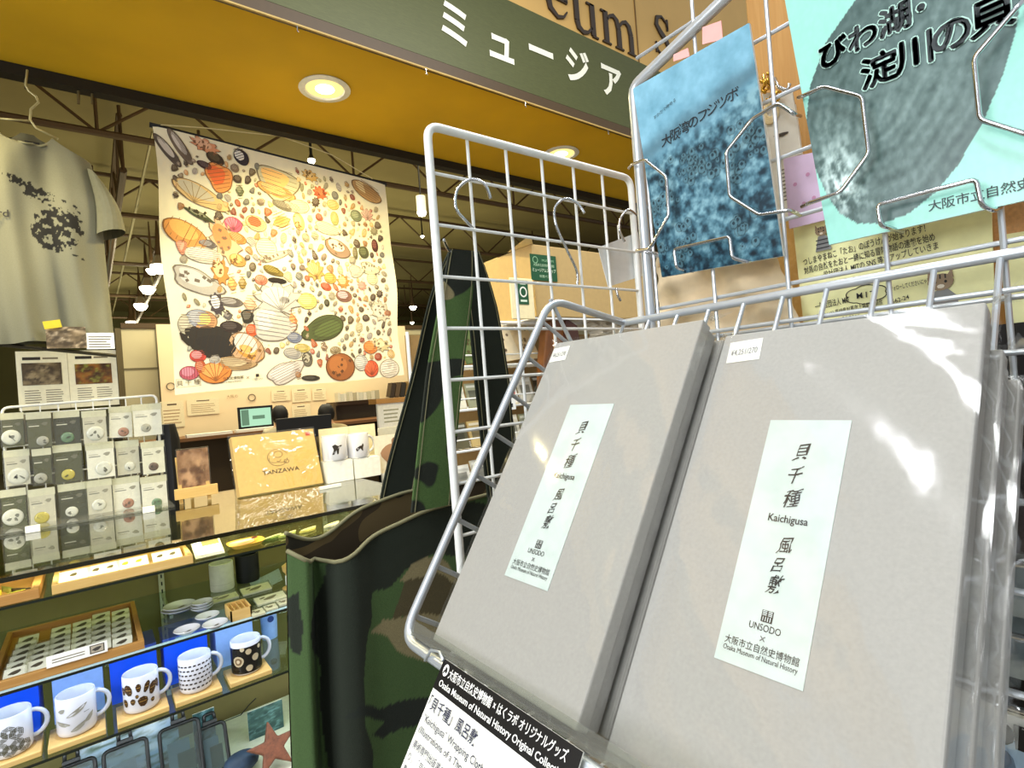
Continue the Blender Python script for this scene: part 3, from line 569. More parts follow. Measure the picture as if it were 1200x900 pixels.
for px,py,lb,kind in mugs:
    q=ZP(px,py,Z4+.014); x,y,z=q.x,max(q.y,1.765),Z4+.0145; r,h=.040,.093
    cw=T('wooden_coaster','square pale wood coaster under the '+{'swirl':'ammonite mug','salam':'salamander mug','shell':'tortoise patch mug','rows':'mug with animal rows','black':'black fossil mug'}[kind],'coaster',(x,y,Z4))
    MB().box(x-.055,x+.055,y-.052,y+.05,Z4+.0005,Z4+.0135).build('board',WOODL,cw,bevel=.002)
    MB().lathe((x,y,Z4+.0135),[(.001,.0006),(.043,.0006),(.044,.0001)],24).build('cup_recess_ring',mat('recess_wood',(200,160,92),.6),cw)
    t=T('mug',lb,'mug',(x,y,z)); mug_parts(t,x,y,z,r,h,HD,outer=CERAM)
    sh=[]
    if kind=='shell':
        for i in range(26):
            a=-PI*.5+(random.uniform(-1.5,1.5)); 
        for a,zc,w_,h_,rt in [(-2.35,.063,.010,.014,.4),(-1.75,.066,.006,.011,0),(-1.3,.064,.006,.014,-.4),(-2.1,.033,.006,.008,0),(-1.55,.03,.011,.013,0),(-.95,.055,.009,.016,-.3),(-1.0,.025,.005,.006,0),(-2.6,.03,.007,.01,.3),(-2.75,.06,.007,.01,.3),(-.6,.06,.007,.012,.3),(-1.85,.045,.004,.005,0)]:
            sh.append((a,zc,blobp(w_,h_,9,rt),(64,40,14)))
            for k in (-.5,0,.5): sh.append((a,zc+k*h_,[(-w_*.7,-.0006),(w_*.7,-.0002),(w_*.7,.001),(-w_*.7,.0006)],(190,150,70)))
    elif kind=='rows':
        for j in range(6):
            for i in range(14):
                a=-3.2+i*.27+(j%2)*.13; w_=.0038
                sh.append((a,.016+j*.0118,[(-w_,-.001),(-w_*.5,.0022),(w_*.4,.0026),(w_,.0012),(w_*1.25,.0025),(w_,-.0006),(w_*.6,-.0026),(w_*.3,-.0008),(-w_*.4,-.0026),(-w_*.6,-.0006)],(44,32,22)))
    elif kind=='salam':
        for a,zc,rt,w_ in [(-2.3,.035,-.3,.016),(-1.5,.06,.5,.022),(-1.45,.022,.5,.017),(-.9,.035,.7,.013),(-2.3,.066,.3,.008)]: sh.append((a,zc,blobp(w_,.0048,12,rt,.25),(150,148,136)))
        sh.append((-1.05,.052,[(-.006,-.0005),(.006,0),(.006,.001),(-.006,.0006)],(60,60,50)))
    elif kind=='swirl':
        for i in range(13):
            for k in range(4):
                rr=.004+.0028*k; a0=-3+(i%7)*.36; zc=.018+(i//7)*.034+(i%2)*.008
                for s_ in range(6): 
                    t0=s_*1.04+i; t1=t0+.95
                    sh.append((a0,zc,[(rr*math.cos(t0),rr*math.sin(t0)),((rr+.0014)*math.cos(t0),(rr+.0014)*math.sin(t0)),((rr+.0014)*math.cos(t1),(rr+.0014)*math.sin(t1)),(rr*math.cos(t1),rr*math.sin(t1))],(78,76,48)))
    if kind=='black':
        mb=MB(); mb.lathe((x,y,z),[(r+.0003,.006),(r+.0003,h-.014)],32); mb.build('black_sleeve_print',mat('black_glaze',(22,20,18),.2),t,smooth='all')
        for a,zc,w_ in [(-2.3,.042,.015),(-1.15,.045,.010),(-1.6,.066,.008),(-1.6,.02,.009),(-.8,.07,.006),(-2.0,.075,.006)]:
            sh.append((a,zc,blobp(w_,w_*1.0,12,0,.05),(196,180,146))); 
        cyl_print(t,x,y,z,r+.0006,sh); sh=[(-2.3,.042,blobp(.010,.010,12,0,.05),(120,96,66)),(-2.3,.042,blobp(.005,.005,10,0,.05),(206,190,160))]
        cyl_print(t,x,y,z,r+.0010,sh,'spiral_centre'); sh=[]
    if sh: cyl_print(t,x,y,z,r,sh)
BLUE=mat('bright_blue_card',(18,86,240),.35,var=.03); PBLUE=mat('pale_blue_card',(150,186,246),.35)
for px0,px1,pt,lb,m_ in [(-34,52,808,'bright blue gift box behind the ammonite mug',BLUE),(62,128,784,'pale blue gift box behind the salamander mug',PBLUE),(131,192,766,'bright blue gift box behind the tortoise patch mug',BLUE),(196,252,748,'bright blue gift box behind the mug with animal rows',BLUE),(258,306,736,'pale blue gift box behind the black fossil mug',PBLUE)]:
    Yb=1.865; a=YP(px0,820,Yb).x; b=YP(px1,800,Yb).x
    t=T('gift_box',lb,'box',((a+b)/2,Yb+.06,Z4)); MB().box(a,b-.012,Yb,Yb+.12,Z4+.0005,Z4+.125).build('box_body',m_,t,bevel=.0015)
    MB().box(a-.001,b-.011,Yb-.001,Yb+.121,Z4+.1255,Z4+.135).build('box_lid',m_,t,bevel=.001)
    MB().box(a+.03,a+.055,Yb-.0022,Yb-.0012,Z4+.1265,Z4+.132).build('box_sticker',PBLUE,t)
fr,wd,ht=rectY(308,730,330,770,1.95); t=T('pale_blue_bottle','pale blue bottle with dark round mark beside the camouflage bag','bottle',fr.o)
MB().lathe((fr.o.x+wd/2,1.98,Z4),[(.001,.001),(.024,.001),(.026,.06),(.026,.10),(.02,.104),(.001,.105)],20).build('bottle_body',PBLUE,t,smooth=True); MB().slab_disc(Fr((fr.o.x+wd/2,1.952,Z4+.07)),0,0,.010,0,.002).build('round_mark',mat('navy_mark',(30,60,130),.5),t); MB().tube(rpath([(fr.o.x+wd/2+.02,1.98,Z4+.103),(fr.o.x+wd/2+.02,1.98,Z4+.125),(fr.o.x+wd/2+.034,1.98,Z4+.125),(fr.o.x+wd/2+.034,1.98,Z4+.1)],.006),.002,6).build('loop_handle',BLACK,t)
# --- shelf 3: wooden tray with specimen packets, plates, cups, small boxes
def tray(name,label,x0,x1,y0,y1,z,hh,m,th=.012,cat='tray'):
    t=T(name,label,cat,((x0+x1)/2,(y0+y1)/2,z)); MB().box(x0+th,x1-th,y0+th,y1-th,z+.0005,z+.005).build('tray_bottom',m,t)
    MB().box(x0,x1,y0,y0+th,z+.0005,z+hh).build('rim',m,t,bevel=.0015); MB().box(x0,x1,y1-th,y1,z+.0005,z+hh).build('rim',m,t,bevel=.0015)
    MB().box(x0,x0+th,y0+th,y1-th,z+.0005,z+hh).build('rim',m,t,bevel=.0015); MB().box(x1-th,x1,y0+th,y1-th,z+.0005,z+hh).build('rim',m,t,bevel=.0015); return t
tray('specimen_tray','orange wooden tray holding rows of packed specimens on the middle shelf',-.215,.078,1.712,2.10,Z3,.022,WOODO)
tray('dark_wood_tray','dark wooden tray at the left edge beside the specimen tray',-.62,-.235,1.712,2.13,Z3,.022,mat('dark_wood',(72,48,24),.5))
ORD=['first','second','third','fourth','fifth','sixth','seventh','eighth','ninth','tenth','eleventh','twelfth','thirteenth','fourteenth','fifteenth']
sp=T('specimen_packet','small clear packet with white card and a dark fossil, in the wooden tray','packet',(0,0,0),'specimen packets in the wooden tray')
MB().box(-.023,.023,-.024,.024,0,.002).build('card',PAPERW,sp); mb=MB(); mb.prism(Fr((0,0,.0022),(1,0,0),(0,1,0)),blobp(.012,.006,9,.4,.3),0,.002); mb.build('fossil',mat('dark_fossil',(70,60,48),.6),sp); MB().box(-.0245,.0245,-.026,.028,-.0004,.0060).build('plastic_bag',BAGP,sp)
first=True; rowcols=[((80,394),(150,222),6),((198,352),(212,262),4),((310,320),(322,172),6),((428,285),(434,142),6),((533,247),(533,100),6),((645,232),(636,82),6)]
for ci,((ax,ay),(bx,by),n) in enumerate(rowcols):
    for k in range(n):
        t_=k/(n-1); px=(ax+(bx-ax)*t_)*.2222; py=700+(ay+(by-ay)*t_)*.2222; q=ZP(px,py,Z3+.02)
        o=sp if first else copy_tree(sp); first=False; o['label']='clear packet with dark fossil, %s from the front in %s column of the wooden tray'%(ORD[k],ORD[ci])
        o.scale=(.9,.86,1); o.location=(q.x,q.y,Z3+.0165); o.rotation_euler=(math.radians(16),0,random.uniform(-.05,.05))
P0=ZP(52,794,Z3+.03); P1=ZP(127,771,Z3+.03)
t=T('tray_label','long white label strip with a small bird picture on specimen tray rim','label',P0); fr=Fr((P0.x,1.708,Z3+.0226),(1,0,0),V((0,.35,1))); L_=P1.x-P0.x
MB().fb(fr,0,L_,0,.026,-.001,0).build('card',PAPERW,t); mb=MB(); lines(mb,fr,.01,L_*.62,.008,.02,2,rag=.1); mb.fq(fr,L_*.7,L_*.95,.004,.023,.0005,(70,62,50)); mb.fq(fr,L_*.72,L_*.93,.006,.021,.0009,(170,160,140)); mb.prism(fr.sh(L_*.82,.013,.001),blobp(.009,.004,9,.2,.3),0,.0003,(50,44,36)); mb.build('printed_strip',PRINT,t)
def plate(px,py,r,lb,z=Z3,deco='line'):
    q=ZP(px,py,z+.012); t=T('plate',lb,'plate',(q.x,q.y,z)); 
    MB().lathe((q.x,q.y,z+.0005),[(.001,0),(r*.5,0),(r*.95,.010),(r,.012),(r*.97,.0135),(r*.5,.004),(.001,.0035)],32).build('dish',CERAM,t,smooth=True)
    mb=MB(); f=Fr((q.x,q.y,z+.0048),(1,0,0),(0,1,0)); mb.prism(f.sh(r*.15,r*.1),blobp(r*.22,r*.1,9,.5,.3),0,.0004,(90,80,60)); mb.prism(f.sh(-r*.2,-r*.1),blobp(r*.12,r*.05,8,.1,.3),0,.0004,(150,140,110)); mb.build('painted_motif',PRINTG,t); return q
plate(210,712,.047,'larger white plate at the bottom of the left plate stack'); plate(210,709,.043,'white plate with brown motif on top of the left plate stack',Z3+.012)
plate(237,711,.030,'lowest small plate of the three-plate stack'); plate(237,708,.030,'middle small plate of the three-plate stack',Z3+.010); plate(237,705,.028,'small plate with motif topping the three-plate stack',Z3+.02)
plate(243,721,.031,'small cream plate just in front of the plate stacks'); plate(252,730,.032,'small cream plate at the front beside the wooden box'); plate(219,737,.032,'small white plate alone at the shelf front edge')
def cup(px,py,r,h,m,lb,inner=None):
    q=ZP(px,py,Z3); t=T('cylinder_cup',lb,'cup',(q.x,q.y,Z3)); MB().lathe((q.x,q.y,Z3+.0005),[(.001,0),(r*.97,0),(r,.004),(r,h-.001),(r-.001,h),(r-.005,h),(r-.006,.006),(.001,.006)],32).build('cup_wall',m,t,smooth=True)
    MB().lathe((q.x,q.y,Z3+h*.25),[(r+.0002,0),(r+.0006,.0006),(r+.0002,.0012)],32).build('lower_band',mat('band_grey',(190,186,170),.5) if inner else BLACK,t,smooth='all')
cup(261,690,.036,.088,mat('rough_white_ceramic',(214,212,196),.7,bump=.3),'rough white cylindrical cup on the middle shelf',True); cup(291,680,.037,.092,mat('matte_black_ceramic',(10,10,16),.55),'matte black cylindrical cup beside the white one')
q0=ZP(268,729,Z3); q1=ZP(296,722,Z3)
t=T('divided_wood_box','small pale wood box with divided compartments beside the plates','box',q0); x0,x1=q0.x+.004,q1.x-.001; y0,y1=1.715,1.80
for a in [(x0,x1,y0,y0+.004),(x0,x1,y1-.004,y1),(x0,x0+.004,y0,y1),(x1-.004,x1,y0,y1)]: MB().box(*a,Z3+.0005,Z3+.03).build('side_panel',WOODL,t)
for k in (1,2,3): MB().box(x0+(x1-x0)*k/4-.001,x0+(x1-x0)*k/4+.001,y0+.004,y1-.004,Z3+.001,Z3+.028).build('divider',WOODL,t)
MB().box(x0+.004,x1-.004,y0+.004,y1-.004,Z3+.001,Z3+.018).build('contents',mat('amber_contents',(196,160,84),.6,var=.4,scale=200),t)
def pk(px,py,w_,d_,z,lb,c=(226,222,204),dark=(120,112,92),tilt=8,hh=.01,rotz=0,nm='flat_packet'):
    q=ZP(px,py,z+hh/2); t=T(nm,lb,'packet',(0,0,0)); MB().box(-w_/2,w_/2,-d_/2,d_/2,0,hh*.5).build('card',mat('card_%d_%d_%d'%c,c,.6),t)
    mb=MB(); mb.prism(Fr((0,0,hh*.5),(1,0,0),(0,1,0)),blobp(w_*.22,d_*.14,10,.3,.35),0,.0015); mb.prism(Fr((-w_*.25,d_*.2,hh*.5),(1,0,0),(0,1,0)),blobp(w_*.1,d_*.08,8,.3,.3),0,.001); mb.build('picture',mat('pic_%d_%d_%d'%dark,dark,.6),t)
    MB().box(-w_/2-.002,w_/2+.002,-d_/2-.002,d_/2+.002,-.0004,hh).build('clear_cover',BAGP,t)
    t.location=(q.x,q.y,z+.0012+d_/2*math.sin(math.radians(tilt))); t.rotation_euler=(math.radians(tilt),0,rotz); return t
pk(300,691,.085,.05,Z3,'upper of two wide clear cases right of the cups'); pk(317,702,.085,.05,Z3,'lower of two wide clear cases right of the cups')
pk(262,701,.08,.045,Z3,'flat clear packet in front of the white cup',tilt=3); pk(302,718,.034,.04,Z3,'small square card packet just right of the wooden box',tilt=4); pk(317,712,.034,.036,Z3,'small framed card packet, second right of the wooden box',tilt=4); pk(332,706,.032,.036,Z3,'small framed card packet next to the camouflage bag',tilt=4)
fr,wd,ht=rectY(296,662,332,692,2.19); t=T('leaning_card','white card leaning at the case back beside the black cup','card',fr.o); fr=fr.rot(14); MB().fb(fr,0,wd,0,ht*.5,0,.003).build('card',PAPERW,t); mb=MB(); lines(mb,fr,.01,wd-.02,.01,ht*.5-.01,4); mb.build('text_lines',PRINT,t)
q=ZP(338,690,Z3); t=T('wood_ornament','small wooden ornament on white stand half hidden by the bag','ornament',(q.x,q.y,Z3)); MB().lathe((q.x,q.y,Z3+.0005),[(.001,0),(.018,0),(.018,.006),(.006,.01),(.006,.05),(.014,.06),(.016,.075),(.001,.085)],16).build('turned_body',WOODL,t,smooth=True); MB().box(q.x-.012,q.x+.008,q.y-.022,q.y-.0185,Z3+.02,Z3+.05).build('price_tag',PAPERW,t)
# --- shelf 2
x0,x1=-.093,.198
tray('pin_tray','long pale wooden tray of pins on white cards, top shelf',x0,x1,1.703,1.95,Z2,.024,WOODL,.010)
for px,lb in ((86,'white pin card at the left end of the long pale tray'),(122,'white pin card with two silver pins in the tray middle'),(157,'white card with a yellow pin in the long pale tray'),(199,'white card with dark dots at the tray right end')):
    q=ZP(px,676 if px<100 else 668-(px-122)*.17,Z2+.02); t=T('pin_card',lb,'card',(0,0,0)); MB().box(-.034,.034,-.03,.03,0,.002).build('card',PAPERW,t)
    for dx in ((0,) if px<100 else (-.016,.014)):
        MB().prism(Fr((dx,.0,.002),(1,0,0),(0,1,0)),blobp(.007,.005,9,.5,.3),0,.003).build('pin',mat('yellow_enamel',(226,206,40),.4) if px==157 else mat('pewter_pin',(120,110,84),.4,.6),t)
    t.location=(q.x,1.80,Z2+.014); t.rotation_euler=(math.radians(14),0,0)
tray('wood_frame_tray','orange wooden tray with yellow green trinkets at the left edge',-.55,-.115,1.703,1.94,Z2,.024,WOODO,.016)
trk=[(-.17,1.75,(150,150,40)),(-.205,1.78,(206,190,60)),(-.24,1.75,(96,96,40)),(-.18,1.82,(120,120,50)),(-.15,1.78,(40,36,24)),(-.225,1.84,(176,170,70)),(-.26,1.80,(120,80,40))]
for i,(x,y,c) in enumerate(trk):
    t=props(MB().prism(Fr((0,0,0),(1,0,0),(0,1,0)),blobp(.026,.009,12,.4+i*.5,.35),0,.010).build('trinket',mat('trinket_%d'%i,c,.4)),['olive green leaf trinket in the middle of the left wooden tray','bright yellow leaf trinket in the left wooden tray','dark green leaf trinket near the front of the left wooden tray','mossy green leaf trinket towards the back of the left wooden tray','nearly black leaf trinket at the right of the left wooden tray','yellow green leaf trinket at the back of the left wooden tray','brown leaf trinket at the far left of the left wooden tray'][i],'trinket','leaf trinkets in the left wooden tray'); t.location=(x,y,Z2+.0055)
q=ZP(247,648,Z2+.015); t=T('framed_price_card','white card in a clear frame leaning beside the pin tray','card',(0,0,0))
MB().box(-.036,.036,-.045,.045,0,.003).build('frame',mat('bracket_white'),t); MB().box(-.030,.030,-.038,.038,.003,.004).build('card',PAPERW,t); MB().box(-.012,.03,.005,.04,.004,.0048).build('olive_corner',OLIVE,t); t.location=(q.x,1.765,Z2+.020); t.rotation_euler=(math.radians(22),0,0)
q=ZP(284,632,Z2+.01); t=T('wooden_dish','oblong yellow wooden dish holding a pale spoon, top shelf','dish',(q.x,q.y,Z2))
mb=MB(); n=24
for sc2,z_ in ((.75,0),(1,.012),(.93,.012),(.7,.004),(.01,.004)): mb.v+=[V((q.x+.05*sc2*math.copysign(abs(math.cos(2*PI*k/n))**.6,math.cos(2*PI*k/n)),1.775+.045*sc2*math.copysign(abs(math.sin(2*PI*k/n))**.6,math.sin(2*PI*k/n)),Z2+.0005+z_)) for k in range(n)]
for i in range(4):
    for k in range(n): mb.f.append([i*n+k,i*n+(k+1)%n,(i+1)*n+(k+1)%n,(i+1)*n+k]); mb.c.append(None)
mb.build('dish_body',mat('yellow_wood',(226,180,70),.5),t,smooth=True)
s2=T('spoon','pale ceramic spoon with dark mark lying in the wooden dish','spoon',(q.x,1.77,Z2)); MB().prism(Fr((q.x-.008,1.775,Z2+.008),(1,0,0),(0,1,0)),blobp(.034,.016,16,.1,.15),0,.008).build('spoon_bowl',mat('pale_pink',(226,196,160),.5),s2,smooth=True); MB().prism(Fr((q.x+.026,1.78,Z2+.0165),(1,0,0),(0,1,0)),blobp(.009,.007,8,.4,.4),0,.002).build('dark_mark',mat('maroon_mark',(90,24,24),.5),s2)
for px,py,lb,c in [(322,628,'green leaf trinket in a clear bag right of the yellow dish',(90,110,40)),(336,622,'pale green leaf trinket at the right of the top shelf',(150,160,80)),(360,617,'yellowish leaf trinket nearest the camouflage bag mouth',(190,180,90)),(300+90,612,'flat white trinket packet behind the bag mouth',(220,214,180))]:
    q=ZP(px,py,Z2+.012); t=T('leaf_trinket',lb,'trinket',(0,0,0)); MB().prism(Fr((0,0,0),(1,0,0),(0,1,0)),blobp(.03,.013,14,.3,.3),0,.006).build('leaf_body',mat('leaf_%d_%d_%d'%c,c,.4),t); MB().tube([(-.028,-.004,.007),(0,.001,.008),(.028,.009,.007)],.002,6).build('pale_stem',mat('stem_pale',(220,214,150),.5),t); t.location=(q.x,1.78,Z2+.0012); t.rotation_euler=(0,0,.2)
# --- items on the glass top
wr=T('badge_rack','white wire rack carrying three rows of packed button badges','rack',(0,2.48,ZT))
RY=2.46
a0=YP(2,478,RY); a1=YP(183,463,RY); zb_=ZT+.004
MB().tube(rpath([(a0.x,RY,zb_),(a0.x,RY,a0.z+.0),(a1.x,RY,a1.z),(a1.x,RY,zb_)],.02,5),.0045,8).build('outer_frame',WHITE,wr,smooth='all')
for k in range(1,9):
    x=a0.x+(a1.x-a0.x)*k/9; MB().tube([(x,RY+.001,zb_),(x,RY+.001,a0.z+(a1.z-a0.z)*k/9)],.0022,6).build('upright_wire',WHITE,wr)
for z in (a0.z-.025,a0.z-.13,a0.z-.235): MB().tube([(a0.x,RY-.004,z),(a1.x,RY-.004,z)],.0025,6).build('cross_wire',WHITE,wr)
MB().box(a0.x-.03,a1.x+.02,2.33,2.5,ZT+.001,ZT+.008).build('base_plate',ACRYL,wr)
for px,py in ((36,625),(176,600)):
    q=ZP(px,py,ZT+.01); props(MB().box(q.x-.018,q.x+.018,2.30,2.312,ZT+.0005,ZT+.022).build('price_block',PAPERW,bevel=.001),'tiny white price block on the glass below the '+('left' if px<100 else 'right')+' end of the badge rack','price tag')
W_,D_,CL,WT=(232,230,216),(92,92,68),(206,202,186),(236,234,224)
packs=[(0,110,300,448,D_,(47,405),26,'w','dark badge card with a large white badge, top row far left'),(108,226,296,452,D_,(180,420),16,'g','dark badge card with small grey badge, top row second'),(224,346,292,440,(70,70,56),(285,405),18,'t','dark badge card with a green badge, top row third'),(344,458,290,436,CL,(403,388),25,'w','pale badge card with large patterned badge, top row fourth'),(450,562,272,408,WT,(521,382),16,'r','tilted white badge card, top row fifth'),(556,690,262,402,WT,(616,365),15,'g','white badge card at the top right end of the rack'),
(14,136,455,612,CL,(78,573),28,'w','pale badge card with large round badge, middle row far left'),(134,226,450,606,(84,84,60),(172,578),17,'g','dark badge card with small badge, middle row second'),(222,356,432,598,(86,86,62),(288,562),18,'y','dark badge card with a yellow badge, middle row third'),(360,492,424,580,WT,(438,535),24,'w','white badge card with big map badge, middle row fourth'),(486,596,416,566,CL,(548,527),16,'w','pale badge card with small white badge, middle row fifth'),(594,702,420,562,W_,(648,528),15,'b','white badge card with a brown badge, middle row right end'),
(0,122,620,790,(88,90,64),(55,742),28,'w','dark badge card with large badge, bottom row far left'),(118,244,618,782,CL,(177,744),19,'y','clear badge card with a tan badge, bottom row second'),(244,376,596,760,(76,76,60),(303,718),17,'w','dark badge card with white badge, bottom row third'),(362,482,582,730,CL,(418,690),20,'w','pale card with a patterned badge, bottom row fourth'),(470,600,570,716,WT,(541,682),17,'r','white badge card with a reddish badge, bottom row fifth'),(592,714,566,712,WT,(662,680),16,'t','white badge card with teal badge, bottom row right end')]
BC={'w':(222,222,214),'g':(176,174,164),'t':(110,140,112),'y':(200,186,90),'b':(110,92,84),'r':(176,130,112)}
for i,(x0,x1,y0,y1,cc,bc,br,bk,lb) in enumerate(packs):
    f=.27778; yy=RY-.012-.003*(i%3)-(.012 if i%2 else 0); fr,wd,ht=rectY(x0*f,400+y0*f,x1*f,400+y1*f,yy); wd*=.97
    t=T('badge_packet',lb,'badge packet',fr.p(wd/2,0))
    f2=fr.rot(-3) if 'tilted' in lb else fr
    MB().fb(f2,.004,wd-.004,.004,ht*.80,-.0015,0).build('backing_card',mat('card_%d_%d_%d'%tuple(cc),cc,.6),t)
    MB().fb(f2,.002,wd-.002,ht*.8,ht*.99,-.0012,.0006).build('header_strip',mat('header_clear',(216,214,192),.3),t)
    q=YP(bc[0]*f,400+bc[1]*f,yy); rr=br*f*yy/ Fpx*1.02*.95; rr=min(rr,wd*.40)
    ca_,cb=(q-f2.o).dot(f2.u),max((q-f2.o).dot(f2.v),rr+.006)
    bd=MB().lathe((0,0,0),[(.0005,.004),(rr*.7,.0035),(rr*.95,.002),(rr,.0),],24); bd.v=[f2.p(ca_+v.x,cb+v.y,v.z+.0005) for v in bd.v]
    bo=bd.build('button_badge',mat('badge_'+bk,BC[bk],.25,coat=.4),t,smooth='all')
    mb=MB()
    for k in range(3 if br>20 else 2): mb.prism(f2.sh(ca_+rr*random.uniform(-.45,.45),cb+rr*random.uniform(-.45,.3),.0046),blobp(rr*random.uniform(.15,.3),rr*random.uniform(.1,.22),9,random.random()*3,.3),0,.0003,mix(BC[bk],(60,60,50),.6))
    mb.build('badge_picture',PRINTG,bo)
    mb=MB(); mb.fq(f2,wd*.12,wd*.5,ht*.60,ht*.625,.0004,mix(cc,(30,30,26),.5) if cc[0]>150 else (216,214,200)); mb.prism(f2.sh(wd*.72,ht*.66,.0002),blobp(wd*.11,ht*.05,9,.2,.35),0,.0002,mix(cc,(128,124,110),.7)); mb.fq(f2,wd*.12,wd*.42,ht*.66,ht*.675,.0004,mix(cc,(128,124,110),.6)); mb.build('card_print',PRINT,t)
    MB().fb(f2,0,wd,0,ht,-.003,.0085).build('plastic_bag',BAGP,t)
# easel with photo
EY=2.40
fr,wd,ht=rectY(208,526,245,574,EY); t=T('photo_packet','brown photo of a creature in clear film standing on the small easel','photo',fr.p(wd/2,0))
MB().fb(fr,0,wd,0,ht,0,.003).build('backing',mat('brown_card',(150,116,84),.6),t); grad_sheet(fr.sh(0,0,.0025),wd,ht,26,36,31,(150,110,80),(214,170,134),(110,76,56),t,sx=3,sy=3); MB().fb(fr,-.003,wd+.003,-.002,ht+.004,-.001,.008).build('film',BAGP,t)
fr2,w2,h2=rectY(204,570,255,582,EY-.03); t=T('small_easel','small pale wooden easel on the glass counter','easel',(fr2.o.x+w2/2,EY,ZT))
MB().fb(fr2,0,w2,0,h2,0,.014).build('ledge',WOODL,t,bevel=.001)
for a in (.15,.8): 
    x=fr2.o.x+w2*a; MB().hexa([(x-.006,EY-.03,ZT+.001),(x+.006,EY-.03,ZT+.001),(x+.006,EY-.018,ZT+.001),(x-.006,EY-.018,ZT+.001),(x-.004,EY+.035,ZT+.17),(x+.008,EY+.035,ZT+.17),(x+.008,EY+.045,ZT+.17),(x-.004,EY+.045,ZT+.17)]).build('leg',WOODL,t)
MB().box(fr2.o.x+w2*.45,fr2.o.x+w2*.45+.01,EY+.07,EY+.08,ZT+.001,ZT+.14).build('rear_leg',WOODL,t)
# envelope
EV=2.33
c4=[YP(281,584,EV-.06),YP(380,569,EV-.06),YP(366,504,EV+.02),YP(270,516,EV+.02)]; t=T('kraft_envelope','kraft paper envelope in clear wrap with line drawing and red seal','envelope',(c4[0]+c4[1])/2)
u_=(c4[1]-c4[0]); u_.z=0; wd=u_.length*.99; v_=((c4[3]+c4[2])-(c4[0]+c4[1]))/2; ht=v_.length; v_=(v_-u_.normalized()*v_.dot(u_.normalized())); 
o_=c4[0].copy(); o_.z=ZT+.006; fe=Fr(o_,u_,v_)
ht=ht+.0
for k in range(4): MB().fb(fe,-.002*k,wd-.002*k,.0,ht-.001*k,-.004*k-.0035,-.004*k).build('envelope_sheet',mat('kraft_paper',(206,176,110),.6),t)
mb=MB(); cx,cy=wd*.50,ht*.56
def ring(mb,fr,cx,cy,rx,ry,w_,c,a0=0,a1=2*PI,n=28,h=.0008):
    for i in range(n):
        t0=a0+(a1-a0)*i/n; t1=a0+(a1-a0)*(i+1)/n
        mb.poly([fr.p(cx+rx*math.cos(t0),cy+ry*math.sin(t0),h),fr.p(cx+(rx+w_)*math.cos(t0),cy+(ry+w_)*math.sin(t0),h),fr.p(cx+(rx+w_)*math.cos(t1),cy+(ry+w_)*math.sin(t1),h),fr.p(cx+rx*math.cos(t1),cy+ry*math.sin(t1),h)],c)
ring(mb,fe,cx,cy,.038,.034,.0016,(60,46,30),.3,5.6); ring(mb,fe,cx+.002,cy+.012,.016,.012,.0016,(60,46,30)); ring(mb,fe,cx-.012,cy-.006,.022,.014,.0014,(60,46,30),2.6,6); ring(mb,fe,cx+.014,cy-.01,.02,.012,.0014,(60,46,30),3.4,6.6); ring(mb,fe,cx+.03,cy-.02,.008,.007,.0016,(60,46,30))
text(mb,fe,'TANZAWA',cx+.004,cy-.064,.024,(60,46,30),bold=.01,sx=1.15,h=.0008); mb.fq(fe,wd*.89,wd*.95,ht*.88,ht*.95,.0008,(186,60,44)); mb.build('line_drawing',PRINT,t)
MB().fb(fe,-.012,wd+.004,-.003,ht+.006,-.018,.006).build('clear_wrap',glassmat('crinkled_wrap',(250,248,240),.06,.06,wrinkle=.8,wscale=12,milk=.0),t)
q=ZP(366,565,ZT); props(MB().box(q.x-.05,q.x+.035,2.13,2.145,ZT+.0005,ZT+.012).build('price_block',PAPERW,bevel=.001),'long white price strip on the glass in front of the envelope','price tag')
# white boxes and mugs on top
GY=2.30
mm=[]
for i,(a,b,c,d,lb) in enumerate([(384,415,540,573,'white mug box on the glass counter, left of the pair'),(416,447,536,570,'white mug box on the glass counter, right of the pair')]):
    fr,wd,ht=rectY(a,c,b,d,GY-.05); x0=fr.o.x; zt_=fr.o.z+ht; t=T('mug_box',lb,'box',(x0+wd/2,GY,ZT)); MB().box(x0,x0+wd*.985,GY-.05,GY+.035,ZT+.0005,zt_-.004).build('box_body',PAPERW,t,bevel=.001); MB().box(x0,x0+wd*.985,GY-.05,GY+.035,zt_-.0035,zt_).build('lid',PAPERW,t)
    mm.append((x0+wd/2,zt_))
for i,(a,b,c,d,lb) in enumerate([(380,411,508,540,'white mug with a dark dinosaur print standing on the left mug box'),(409,436,505,536,'white mug with a small dinosaur print standing on the right mug box')]):
    fr,wd,ht=rectY(a,c,b,d,GY-.03); x=fr.o.x+wd*.46; zt_=mm[i][1]; r=wd*.46; t=T('mug',lb,'mug',(x,GY,zt_)); mug_parts(t,x,GY-.006,zt_+.0006,r,ht*.93,HD)
    P=[(-.02,-.022),(-.012,-.002),(-.018,.014),(-.006,.02),(.006,.012),(.02,.016),(.022,.012),(.01,.004),(.006,-.02),(.0,-.022),(-.002,-.004),(-.012,-.022)]
    if i: P=[(-.016,-.018),(-.018,-.008),(-.010,-.002),(.0,.004),(.008,.004),(.012,.014),(.016,.006),(.012,-.006),(.012,-.018),(.008,-.018),(.004,-.008),(-.006,-.008),(-.010,-.018)]
    cyl_print(t,x,GY-.006,zt_,r,[(-1.75,ht*.45,P,(52,46,42))])
fr,wd,ht=rectY(374,500,440,540,2.40); t=T('mug_backboard','plain cream board standing behind the two dinosaur mugs','board',fr.o); MB().fb(Fr((fr.o.x,2.4,ZT+.001)),0,wd,0,fr.o.z+ht-ZT,0,.008).build('board',CREAM,t)
